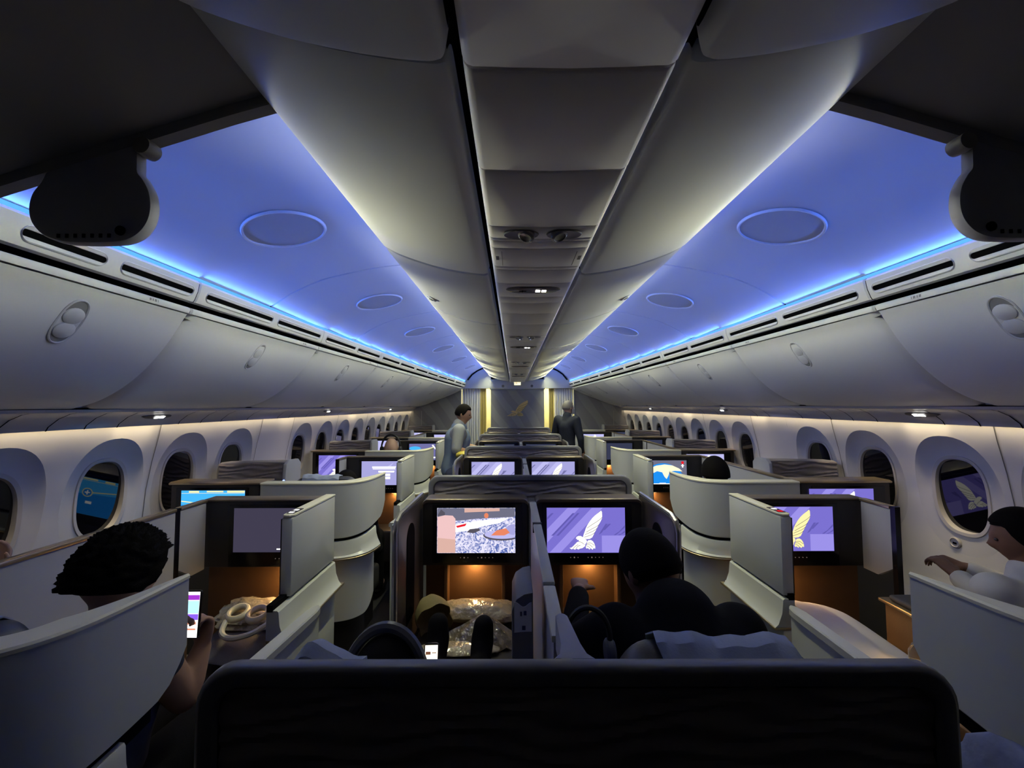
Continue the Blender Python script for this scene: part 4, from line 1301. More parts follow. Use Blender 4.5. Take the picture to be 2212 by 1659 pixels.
# ---- aisle-seat monitor consoles with the white number column
A_KIND = {(-1, 0): 'blank', (1, 0): 'falcon_yellow', (-1, 1): 'text', (1, 1): 'globe', (-1, 2): 'cabin', (1, 2): 'off', (-1, 3): 'lilac', (1, 3): 'lilac'}
A_SEE = {'blank': 'with a dim blank screen', 'falcon_yellow': 'with a yellow falcon on its screen', 'text': 'with lines of text on its screen', 'globe': 'showing a globe map', 'cabin': 'with a bluish picture on its screen', 'off': 'with a dark screen', 'lilac': 'with a small lilac screen'}
for s in (-1, 1):
    for k in range(4):
        M = 2.26 + PITCH * k
        kd = A_KIND[(s, k)]
        root = empty('aisle_console', P(s * 1.4, M, -EYE), '%s aisle seat monitor console on the %s %s' % (row_word(k), side_word(s), A_SEE[kd]), 'monitor console', 'aisle seat consoles on the %s' % side_word(s))
        hx = sorted((s * 1.158, s * 1.766))
        MB().box(hx[0], hx[1], M, M + 0.09, -0.855, -0.508).build('monitor_housing', M_DARK, root, bevel=0.005)
        MB().box(hx[0], hx[1], M - 0.006, M + 0.095, -0.5075, -0.499).build('top_trim', mat('console_trim_brown', (0.2, 0.16, 0.13)), root, bevel=0.002)
        bx = sorted((s * 1.160, s * 1.62))
        b = MB().box(bx[0], bx[1], M - 0.010, M - 0.001, -0.85, -0.525).build('monitor', M_BEZEL, root, bevel=0.003)
        xc = s * 1.385
        pl = (lambda xc, M: (lambda u, v, hh: P(xc - 0.207 + 0.414 * u, M - 0.010 - hh, -0.773 + 0.231 * v)))(xc, M)
        screen(pl, kd, b)
        for q in range(5):
            MB().lathe(P(xc - s * 0.02 + 0.02 * q, M - 0.0105, -0.806), [(0.002, 0), (0.002, 0.002), (0.0, 0.0025)], 8, axis=Vector((0, -1, 0))).build('button', glow('button_dim', (0.35, 0.26, 0.22), 0.5), b)
        # niche below the monitor
        MB().box(hx[0], hx[1], M + 0.06, M + 0.08, -1.45, -0.857).build('niche_back', M_BROWN, root)
        MB().box(hx[0] + (0.0 if s > 0 else 0.20), hx[1] - (0.20 if s > 0 else 0.0), M - (0.45 if k == 0 else 0.20), M + 0.05, -1.45, -1.16).build('ottoman', mat('ottoman_dark_leather', (0.03, 0.024, 0.022)), root, bevel=0.02, seg=3)
        lmx = s * 1.27
        MB().box(lmx - 0.03, lmx + 0.03, M + 0.02, M + 0.05, -0.8595, -0.8555).build('niche_light', M_LIP, root)
        if k < 3:
            warm_lamp(P(lmx, M + 0.035, -0.862), P(lmx + s * 0.02, M + 0.0, -1.2), 2.0 if k == 0 else 0.9, 0.10, 0.03)
        # white column along the aisle
        cx = sorted((s * 1.100, s * 1.150))
        cl = MB()
        side = [(M + 0.10, -0.852), (M + 0.10, -0.502), (M - 0.345, -0.502), (M - 0.352, -0.515), (M - 0.352, -0.852)]
        cl.prism([P(cx[0], yy, z) for yy, z in side], (cx[1] - cx[0], 0, 0))
        col = cl.build('number_column', M_SHELL, root, bevel=0.006)
        MB().box(s * 1.1495, s * 1.1535, M - 0.35, M - 0.002, -0.85, -0.51).build('column_liner', M_GOLD if False else M_DARK, root)
        cp = MB()
        pp = [(cx[0] - 0.002, M + 0.10), (cx[1] + 0.002, M + 0.10), (cx[1] + 0.002, M - 0.335), (cx[1] - 0.012, M - 0.355), (cx[0] + 0.012, M - 0.355), (cx[0] - 0.002, M - 0.335)]
        cp.prism([P(x, yy, -0.5015) for x, yy in pp], (0, 0, 0.010))
        cpo = cp.build('column_cap', M_CAP, root, bevel=0.003)
        nb = MB().box(cx[0] + 0.008, cx[1] - 0.008, M - 0.325, M - 0.235, -0.4915, -0.489).build('number_sign', M_BEZEL, cpo)
        g1 = (G_WHITE, G_WHITE) if not (s > 0 and k == 0) else (G_WHITE, G_RED)
        for q in (0, 1):
            # seat figures: two lit characters
            e = MB()
            yq = M - 0.262 - 0.044 * q
            e.box(cx[0] + 0.014, cx[0] + 0.034, yq, yq + 0.004, -0.489, -0.4875)
            e.box(cx[0] + 0.014, cx[0] + 0.018, yq - 0.012, yq, -0.489, -0.4875)
            e.box(cx[0] + 0.030, cx[0] + 0.034, yq - 0.012, yq + 0.002, -0.489, -0.4875)
            e.box(cx[0] + 0.014, cx[0] + 0.034, yq - 0.014, yq - 0.010, -0.489, -0.4875)
            e.build('lit_figure', g1[q], nb)
        # groove, flared lip, bronze line and lower body under the column
        MB().box(s * 1.118, s * 1.145, M - (0.46 if s < 0 else 0.36), M + 0.12, -0.868, -0.840).build('groove', M_GAP, root)
        lp = MB()
        rows = []
        dl = 0.46 if s < 0 else 0.36
        ys = [M - dl, M - dl + 0.01, M - 0.2, M, M + 0.10, M + 0.125, M + 0.135]
        for yy in ys:
            e = 0.05 if yy > M + 0.11 else 0.0
            rows.append([P(s * (1.145), yy, -0.862), P(s * (1.100 + e), yy, -0.862), P(s * (1.094 + e), yy, -0.868), P(s * (1.088 + e), yy, -0.925), P(s * (1.070 + e), yy, -0.972), P(s * (1.056 + e * 0.5), yy, -0.985), P(s * (1.145), yy, -0.985)])
        lp.grid(rows, closed=True)
        lp.f.append(lp.last[0])
        lp.f.append(lp.last[-1])
        lp.build('flared_lip', M_SHELL, root)
        MB().box(*sorted((s * 1.052, s * 1.145)), M - dl, M + 0.13, -0.998, -0.986).build('bronze_trim', M_GOLD, root, bevel=0.003)
        MB().box(*sorted((s * 1.090, s * 1.145)), M - dl, M + 0.10, -1.42, -0.999).build('lower_body', M_SHELL, root, bevel=0.01)
        MB().box(*sorted((s * 1.115, s * 1.72)), M + 0.05, M + 0.09, -EYE, -1.42).build('plinth', M_DARK, root)

# ---- partitions between window and aisle seats
for s in (-1, 1):
    for k in range(4):
        o = PITCH * k
        root = empty('suite_partition', P(s * 1.755, 1.6 + o, -EYE), '%s low partition with bronze cap between aisle and window seats on the %s' % (row_word(k), side_word(s)), 'partition', 'suite partitions on the %s' % side_word(s))
        if (s, k) not in ((1, 0), (-1, 1), (-1, 2)):
            pp = [(2.045 + o, -0.512), (0.95 + o, -0.512), (0.95 + o, -1.3), (2.045 + o, -1.3)]
            MB().prism([P(s * 1.740, yy, z) for yy, z in pp], (s * 0.022, 0, 0)).build('long_panel', M_LINER, root, bevel=0.003)
            MB().box(*sorted((s * 1.732, s * 1.770)), 0.95 + o, 2.045 + o, -0.511, -0.494).build('cap', M_GOLD, root, bevel=0.004)
        MB().box(*sorted((s * 1.7385, s * 1.764)), 2.046 + o, 2.072 + o, -1.35, -0.497).build('seam_post', M_BEZEL, root)
        pp = [(2.248 + o, -0.512), (2.073 + o, -0.512), (2.073 + o, -0.80), (2.16 + o, -0.86), (2.248 + o, -0.86)]
        MB().prism([P(s * 1.740, yy, z) for yy, z in pp], (s * 0.022, 0, 0)).build('short_panel', M_LINER, root, bevel=0.003)
        MB().box(*sorted((s * 1.734, s * 1.768)), 2.073 + o, 2.252 + o, -0.511, -0.496).build('short_cap', M_GOLD, root, bevel=0.004)

# ---- window seats: ribbed back and pale ear with a blue light
for s in (-1, 1):
    for k in range(1, 5):
        y = 3.16 + PITCH * (k - 1)
        root = empty('passenger_seat', P(s * 2.08, y, -EYE), '%s window seat on the %s with a dark wavy ribbed back' % (row_word(k - 1), side_word(s)), 'seat', 'window seats on the %s' % side_word(s))
        rows = []
        for q in range(13):
            t = q / 12
            x = lerp(1.80, 2.295, t)
            bow = 0.05 * (2 * t - 1) ** 2
            rise = -0.012 * t
            rows.append([P(s * x, y - bow + 0.01, -1.15), P(s * x, y - bow, -0.45 + rise), P(s * x, y - bow + 0.01, -0.418 + rise), P(s * x, y - bow + 0.04, -0.408 + rise), P(s * x, y + 0.10, -0.412 + rise), P(s * x, y + 0.13, -0.46), P(s * x, y + 0.13, -1.15)])
        m = MB().grid(rows, closed=True)
        m.f.append(m.last[0])
        m.f.append(m.last[-1])
        m.build('back_shell', M_RIM, root)
        wp = wave_panel(s * 1.815, s * 2.285, y - 0.004, -0.90, -0.425, 90, 60, 0.0035, k, fn=lambda x, yy, z: P(x, yy - 0.05 * ((abs(x) - 2.0475) / 0.2475) ** 2 + 0.0, z))
        wp.build('ribbed_panel', M_BACK, root)
        MB().box(*sorted((s * 1.82, s * 2.24)), y + 0.0, y + 0.12, -EYE, -1.15).build('base', M_DARK, root)
        e = MB()
        side = [(y + 0.14, -0.44), (y + 0.10, -0.405), (y - 0.03, -0.40), (y - 0.07, -0.43), (y - 0.08, -0.50), (y - 0.08, -0.95), (y + 0.14, -0.95)]
        e.prism([P(s * 1.772, yy, z) for yy, z in side], (s * 0.027, 0, 0))
        eo = e.build('ear', M_LINER, root, bevel=0.006)
        MB().lathe(P(s * 1.785, y - 0.0805, -0.545), [(0.008, 0), (0.008, 0.003), (0.0, 0.004)], 12, axis=Vector((0, -1, 0))).build('blue_light', glow('blue_led', (0.25, 0.35, 1.0), 3.0), eo)

# ---- low armrest panels beside the nearest aisle seats
for s in (-1, 1):
    for k in range(2):
        o = PITCH * k
        if s < 0:
            A, B = (-1.020, 2.00, -0.93), (-1.010, 1.30, -0.875)
        else:
            A, B = (1.118, 1.885, -0.882), (1.118, 1.30, -0.882)
        root = empty('armrest_panel', P(A[0], 1.6 + o, -EYE), '%s low armrest panel beside the %s aisle seat' % (row_word(k), side_word(s)), 'armrest', 'low armrest panels')
        hw = 0.028
        c = MB()
        rows = []
        for t in (0, 0.03, 0.10, 0.5, 1):
            x, yy, z = [lerp(A[q], B[q], t) for q in range(3)]
            yy += o
            g = hw * (0.3 if t == 0 else 0.75 if t == 0.03 else 1)
            rows.append([P(x - g, yy, z - 0.03), P(x - g, yy, z - 0.005), P(x - g + 0.005, yy, z), P(x + g - 0.005, yy, z), P(x + g, yy, z - 0.005), P(x + g, yy, z - 0.03)])
        c.grid(rows, closed=True)
        c.f.append(c.last[0])
        c.f.append(c.last[-1])
        c.build('armrest_top', M_LINER, root)
        pn = MB().prism([P(A[0] - 0.015, A[1] - 0.02 + o, A[2] - 0.031), P(B[0] - 0.015, B[1] + o, B[2] - 0.031), P(B[0] - 0.015, B[1] + o, -EYE + 0.02), P(A[0] - 0.015, A[1] - 0.02 + o, -EYE + 0.02)], (0.03, 0, 0))
        pn.build('side_panel', M_SHELL, root)

# ---- low side consoles along the partitions of the aisle suites
for s in (-1, 1):
    for k in range(1):
        o = PITCH * k
        root = empty('side_console', P(s * 1.65, 1.8 + o, -EYE), '%s low brown side console with bronze edge by the %s aisle seat' % (row_word(k), side_word(s)), 'console', 'side consoles')
        MB().box(*sorted((s * 1.60, s * 1.728)), 1.46 + o, 1.97 + o, -1.50, -0.905).build('cabinet', M_BROWN, root, bevel=0.01)
        MB().box(*sorted((s * 1.580, s * 1.730)), 1.46 + o, 1.98 + o, -0.904, -0.888).build('bronze_edge', M_GOLD, root, bevel=0.004)
        MB().box(*sorted((s * 1.60, s * 1.729)), 1.62 + o, 1.95 + o, -0.887, -0.862).build('arm_pad', mat('pad_dark_leather', (0.045, 0.045, 0.055), 0.5, noise=0.1, bump=0.2), root, bevel=0.012, seg=3)
        MB().box(*sorted((s * 1.61, s * 1.72)), 1.50 + o, 1.95 + o, -EYE, -1.50).build('plinth', M_DARK, root)
# ================================================================ people
def evaluated_copy(o, name):
    bpy.context.view_layer.update()
    dg = bpy.context.evaluated_depsgraph_get()
    return bpy.data.meshes.new_from_object(o.evaluated_get(dg))

def skin_mesh(joints, links, sub=2):
    """tapered limb solids along a skeleton, to be fused into one surface; joints: name -> (point, radius)"""
    m = MB()
    for a, b in links:
        (pa, ra), (pb, rb) = joints[a], joints[b]
        pa, pb = Vector(pa), Vector(pb)
        if (pb - pa).length < 1e-4:
            continue
        m.tube([pa.lerp(pb, t / 5) for t in range(6)], [lerp(ra, rb, t / 5) for t in range(6)], 20)
    for p, r in joints.values():
        m.ball(p, r * 0.995, r * 0.995, r * 0.995, 20, 14)
    return mb_mesh(m)

def fuse(meshes, name, material, parent, voxel=0.008, smooth=4):
    """join overlapping pieces into one continuous surface"""
    bm = bmesh.new()
    for me in meshes:
        bm.from_mesh(me)
    me = bpy.data.meshes.new('tmp')
    bm.to_mesh(me)
    bm.free()
    o = bpy.data.objects.new('tmp', me)
    COL.objects.link(o)
    r = o.modifiers.new('r', 'REMESH')
    r.mode = 'VOXEL'
    r.voxel_size = voxel
    sm = o.modifiers.new('s', 'SMOOTH')
    sm.iterations = smooth
    sm.factor = 0.5
    out = evaluated_copy(o, name)
    bpy.data.objects.remove(o)
    bm = bmesh.new()
    bm.from_mesh(out)
    left = set(bm.verts)
    best = []
    while left:
        st = [left.pop()]
        isl = list(st)
        while st:
            for e in st.pop().link_edges:
                for q in e.verts:
                    if q in left:
                        left.discard(q)
                        st.append(q)
                        isl.append(q)
        if len(isl) > len(best):
            best = isl
    keep = set(best)
    bmesh.ops.delete(bm, geom=[v for v in bm.verts if v not in keep], context='VERTS')
    bm.to_mesh(out)
    bm.free()
    org = parent_origin(parent)
    for v in out.vertices:
        v.co -= org
    for p in out.polygons:
        p.use_smooth = True
    out.materials.clear()
    out.materials.append(material)
    ob = bpy.data.objects.new(name, out)
    out.name = name
    COL.objects.link(ob)
    ob.parent = parent
    return ob

def mb_mesh(mb):
    me = bpy.data.meshes.new('tmp')
    me.from_pydata([tuple(v) for v in mb.v], [], mb.f)
    bm = bmesh.new()
    bm.from_mesh(me)
    bmesh.ops.remove_doubles(bm, verts=bm.verts, dist=1e-6)
    bmesh.ops.recalc_face_normals(bm, faces=bm.faces)
    bm.to_mesh(me)
    bm.free()
    return me

def head_frame(c, yaw, pitch=0, roll=0):
    """yaw 0 faces ahead (+y); positive turns to the right; pitch looks up"""
    m = Matrix.Rotation(R(-yaw), 4, 'Z') @ Matrix.Rotation(R(pitch), 4, 'X') @ Matrix.Rotation(R(roll), 4, 'Y')
    m.translation = c
    return m

def head_mb(fr, sc=1.0):
    m = MB()
    rows = []
    nv, nu = 26, 36
    for i in range(nv + 1):
        th = math.pi * i / nv
        row = []
        for k in range(nu):
            a = 2 * math.pi * k / nu
            d = Vector((math.sin(th) * math.cos(a), math.sin(th) * math.sin(a), math.cos(th)))
            x, y, z = 0.077 * d.x, 0.098 * d.y, 0.118 * d.z
            if z < -0.02:
                t = (-0.02 - z) / 0.098
                x *= 1 - 0.38 * t
                y = y * (1 - 0.30 * t) + (0.022 * t if d.y > -0.3 else 0.030 * t)
            if d.y > 0:
                f = d.y
                y += f * 0.026 * math.exp(-((x / 0.014) ** 2) - ((z + 0.022) / 0.022) ** 2)          # nose
                y += f * 0.007 * math.exp(-((x / 0.05) ** 2) - ((z - 0.022) / 0.010) ** 2)            # brow
                y -= f * 0.008 * (math.exp(-(((x - 0.031) / 0.014) ** 2) - ((z - 0.004) / 0.011) ** 2) + math.exp(-(((x + 0.031) / 0.014) ** 2) - ((z - 0.004) / 0.011) ** 2))
                y += f * 0.006 * math.exp(-((x / 0.024) ** 2) - ((z + 0.062) / 0.008) ** 2)            # lips
                y += f * 0.008 * math.exp(-((x / 0.025) ** 2) - ((z + 0.098) / 0.014) ** 2)            # chin
            row.append(fr @ (Vector((x, y, z)) * sc))
        rows.append(row)
    m.grid(rows, closed=True)
    for sx in (-1, 1):
        m2 = MB().ball((0, 0, 0), 0.010, 0.019, 0.030, 12, 10)
        b = len(m.v)
        m.v += [fr @ (Vector((sx * 0.080 + p.x, p.y - 0.005, p.z - 0.005)) * sc) for p in m2.v]
        m.f += [[b + q for q in f] for f in m2.f]
    return m

def hand_meshes(wrist, direction, palm_n, curl=0.5, sc=1.0, thumb=1):
    """palm, four bent fingers of unequal length and a thumb from the side of the palm"""
    d = Vector(direction).normalized()
    n = Vector(palm_n)
    n = (n - n.dot(d) * d).normalized()
    sd = d.cross(n)
    w0 = Vector(wrist)
    J = {'w': (w0, 0.024 * sc), 'p1': (w0 + d * 0.035 * sc, (0.036 * sc, 0.018 * sc)), 'p2': (w0 + d * 0.080 * sc, (0.040 * sc, 0.015 * sc))}
    out = []
    pm = MB()
    rows = []
    for t, hw, ht in ((0.0, 0.024, 0.020), (0.02, 0.030, 0.019), (0.05, 0.038, 0.017), (0.085, 0.041, 0.014), (0.095, 0.036, 0.010)):
        rows.append([w0 + d * t * sc + (sd * math.cos(2 * math.pi * k / 14) * hw + n * math.sin(2 * math.pi * k / 14) * ht) * sc for k in range(14)])
    pm.grid(rows, closed=True)
    pm.f.append(pm.last[0][::-1])
    pm.f.append(pm.last[-1])
    out.append(mb_mesh(pm))
    for i, ln in enumerate((0.072, 0.082, 0.076, 0.060)):
        base_ = w0 + d * 0.085 * sc + sd * (0.029 - 0.0195 * i) * sc * thumb
        ang = curl * (0.9 + 0.12 * i)
        p = [base_]
        dd = d.copy()
        for seg in (0.45, 0.32, 0.23):
            dd = (Matrix.Rotation(-ang, 3, sd) @ dd) if True else dd
            p.append(p[-1] + dd * ln * seg * sc)
        f = MB().tube(p, [0.0095 * sc, 0.009 * sc, 0.008 * sc, 0.0065 * sc], 10)
        f.ball(p[-1], 0.0066 * sc, 0.0066 * sc, 0.0066 * sc, 8, 6)
        out.append(mb_mesh(f))
    tb = w0 + d * 0.028 * sc + sd * 0.030 * sc * thumb
    p = [tb, tb + (d * 0.6 + sd * 0.7 * thumb - n * 0.25).normalized() * 0.036 * sc]
    p.append(p[-1] + (d * 0.85 + sd * 0.25 * thumb - n * 0.5).normalized() * 0.030 * sc)
    out.append(mb_mesh(MB().tube(p, [0.0125 * sc, 0.0105 * sc, 0.0085 * sc], 10).ball(p[-1], 0.0086 * sc, 0.0086 * sc, 0.0086 * sc, 8, 6)))
    return out

def skin(name, col):
    return mat(name, col, 0.55, noise=0.08, nscale=30, bump=0.1, bscale=500)
SK_TAN = skin('skin_tan', (0.36, 0.20, 0.13))
SK_BROWN = skin('skin_brown', (0.20, 0.105, 0.07))
SK_FAIR = skin('skin_fair', (0.50, 0.31, 0.23))
HAIR = mat('hair_black', (0.004, 0.003, 0.003), 0.8, noise=0.4, nscale=90, bump=0.6, bscale=300, spec=0.1)
HAIR_G = mat('hair_grey', (0.13, 0.12, 0.12), 0.6, noise=0.3, nscale=90, bump=0.4, bscale=300)
CL_DARK = mat('cloth_near_black', (0.006, 0.006, 0.009), 0.9, noise=0.3, nscale=60, bump=0.4, bscale=400, spec=0.1)
CL_NAVY = mat('cloth_navy', (0.014, 0.017, 0.034), 0.85, noise=0.2, nscale=50, bump=0.3, bscale=400)
CL_WHITE = mat('cloth_white', (0.50, 0.50, 0.52), 0.85, noise=0.06, nscale=30, bump=0.3, bscale=300)
CL_SLATE = mat('cloth_slate_blue', (0.16, 0.21, 0.31), 0.85, noise=0.08, nscale=30, bump=0.3, bscale=300)
CL_GREY = mat('cloth_grey', (0.12, 0.12, 0.13), 0.9, noise=0.1, nscale=40, bump=0.3, bscale=300)

def hair_cap(fr, material, parent, sc=1.0, puff=0.012, low=-0.03, curly=0.0, seed=1, name='hair', front=0.62):
    rnd = random.Random(seed)
    m = MB()
    rows = []
    nv, nu = (22, 40) if curly == 0 else (34, 64)
    for i in range(nv + 1):
        row = []
        for k in range(nu):
            a = 2 * math.pi * k / nu
            face = max(0.0, math.sin(a))
            zl = lerp(low, 0.060, min(1, face / front) ** 1.5)
            thm = math.acos(max(-1, min(1, zl / 0.118)))
            th = thm * i / nv
            d = Vector((math.sin(th) * math.cos(a), math.sin(th) * math.sin(a), math.cos(th)))
            p_ = puff * (1.0 if i < nv - 1 else 0.2)
            c_ = curly * (rnd.random() - 0.3) if i < nv else 0
            v = Vector(((0.078 + p_ + c_) * d.x, (0.099 + p_ + c_) * d.y, (0.119 + p_ + c_) * d.z))
            row.append(fr @ (v * sc))
        rows.append(row)
    m.grid(rows, closed=True)
    return m.build(name, material, parent, smooth=180)

def eyes(fr, parent, sc=1.0):
    m = MB()
    for sx in (-1, 1):
        m.ball(fr @ (Vector((sx * 0.031, 0.085, 0.004)) * sc), 0.010 * sc, 0.008 * sc, 0.007 * sc, 10, 8)
    return m.build('eyes', mat('eye_dark', (0.05, 0.04, 0.04), 0.2, noise=0.1), parent)

def sitter(x, y, ztop, label, skin_m, top_m, yaw=0, pitch=0, lean=0.0, hair=HAIR, curly=0.0, puff=0.012, arms=None, shirt=True, trousers=CL_DARK, hand_curl=0.6, hsc=1.0, legs=True, sleeve=1.0, group=None, shw=0.165):
    """a seated person: one continuous body, with hair and clothing as children; lean tips the trunk forward"""
    hc = P(x, y, ztop - 0.118 * hsc)
    root = empty('person', P(x, y, -EYE), label, 'person', group)
    fr = head_frame(hc, yaw, pitch)
    nb = hc + Vector((0, -0.02 - lean * 0.10, -0.155))
    ch = nb + Vector((0, -0.02 - lean * 0.25, -0.17))
    if lean > 0.6:
        nb = hc + Vector((0.02, -0.15, -0.055))
        ch = nb + Vector((-0.01, -0.09, -0.16))
    pl = Vector((P(x, 0, 0).x, y - 0.10 - min(lean * 0.15, 0.14), max(0.55, hc.z - 0.66)))
    J = {'pel': (pl, 0.125), 'wst': (pl.lerp(ch, 0.5), 0.12), 'ch': (ch, 0.13), 'nb': (nb + Vector((0, 0, 0.0)), 0.060), 'nk': (hc + Vector((0, -0.015, -0.09)), 0.052), 'hd': (hc + Vector((0, -0.01, -0.03)), 0.06)}
    Lk = [('pel', 'wst'), ('wst', 'ch'), ('ch', 'nb'), ('nb', 'nk'), ('nk', 'hd')]
    hands = []
    dflt = {}
    for sx, n in ((-1, 'l'), (1, 'r')):
        sh_ = nb + Vector((sx * shw, -0.005, -0.055))
        if arms and n in arms:
            el, wr = [Vector(q) for q in arms[n][:2]]
        else:
            el = sh_ + Vector((sx * (0.06 if abs(x) < 1.45 else 0.015), 0.05 + lean * 0.1, -0.27))
            wr = el + Vector((-sx * 0.08, 0.24, 0.0))
        J['s' + n] = (sh_, 0.062)
        J['e' + n] = (el, 0.043)
        J['f' + n] = (el.lerp(wr, 0.35), 0.042)
        J['w' + n] = (wr, 0.027)
        Lk += [('ch', 's' + n), ('s' + n, 'e' + n), ('e' + n, 'f' + n), ('f' + n, 'w' + n)]
        dr = (wr - el).normalized()
        if arms and n in arms and len(arms[n]) > 2:
            hands += hand_meshes(wr, arms[n][2], arms[n][3], hand_curl, 1.0, arms[n][4])
        else:
            hands += hand_meshes(wr - dr * 0.005, dr, Vector((0, 0, 1)), hand_curl, 1.0, -sx)
    if legs:
        for sx, n in ((-1, 'l'), (1, 'r')):
            hp = pl + Vector((sx * 0.09, 0.03, -0.03))
            kn = hp + Vector((sx * 0.03, 0.42, 0.02))
            an = Vector((kn.x, kn.y + 0.06, max(0.10, kn.z - 0.42)))
            J['h' + n], J['k' + n], J['a' + n], J['t' + n] = (hp, 0.092), (kn, 0.062), (an, 0.04), (an + Vector((0, 0.16, -0.05)), 0.035)
            Lk += [('pel', 'h' + n), ('h' + n, 'k' + n), ('k' + n, 'a' + n), ('a' + n, 't' + n)]
    body = fuse([skin_mesh(J, Lk), mb_mesh(head_mb(fr, hsc))] + hands, 'body', skin_m, root, 0.0065, 5)
    eyes(fr, body, hsc)
    if hair is not None:
        hair_cap(fr, hair, body, hsc, puff, curly=curly)
    if shirt:
        S = {k_: (J[k_][0], J[k_][1] + 0.016) for k_ in ('pel', 'wst', 'ch', 'sl', 'sr', 'el', 'er')}
        S['nb'] = (J['nb'][0] + Vector((0, 0, 0.012 if lean < 0.6 else -0.03)), 0.078 if lean < 0.6 else 0.115)
        L2 = [('pel', 'wst'), ('wst', 'ch'), ('ch', 'nb'), ('ch', 'sl'), ('ch', 'sr'), ('sl', 'el'), ('sr', 'er')]
        for n in 'lr':
            if sleeve < 1:
                S['e' + n] = (J['s' + n][0].lerp(J['e' + n][0], sleeve), J['e' + n][1] + 0.02)
            else:
                S['w' + n] = (J['f' + n][0].lerp(J['w' + n][0], 0.8), J['w' + n][1] + 0.016)
                L2.append(('e' + n, 'w' + n))
        fuse([skin_mesh(S, L2)], 'shirt', top_m, body, 0.009, 8)
    if legs:
        S = {k_: (J[k_][0], J[k_][1] + 0.014) for k_ in ('pel', 'hl', 'hr', 'kl', 'kr', 'al', 'ar')}
        fuse([skin_mesh(S, [('pel', 'hl'), ('pel', 'hr'), ('hl', 'kl'), ('hr', 'kr'), ('kl', 'al'), ('kr', 'ar')])], 'trousers', trousers, body, 0.010, 8)
        sm = []
        for n in 'lr':
            a = J['a' + n][0]
            sm.append(mb_mesh(MB().ball(a + Vector((0, 0.075, -0.045)), 0.048, 0.135, 0.045, 16, 12)))
        fuse(sm[:1], 'shoe', CL_DARK, body, 0.008, 2)
        fuse(sm[1:], 'shoe', CL_DARK, body, 0.008, 2)
    return root, body, fr

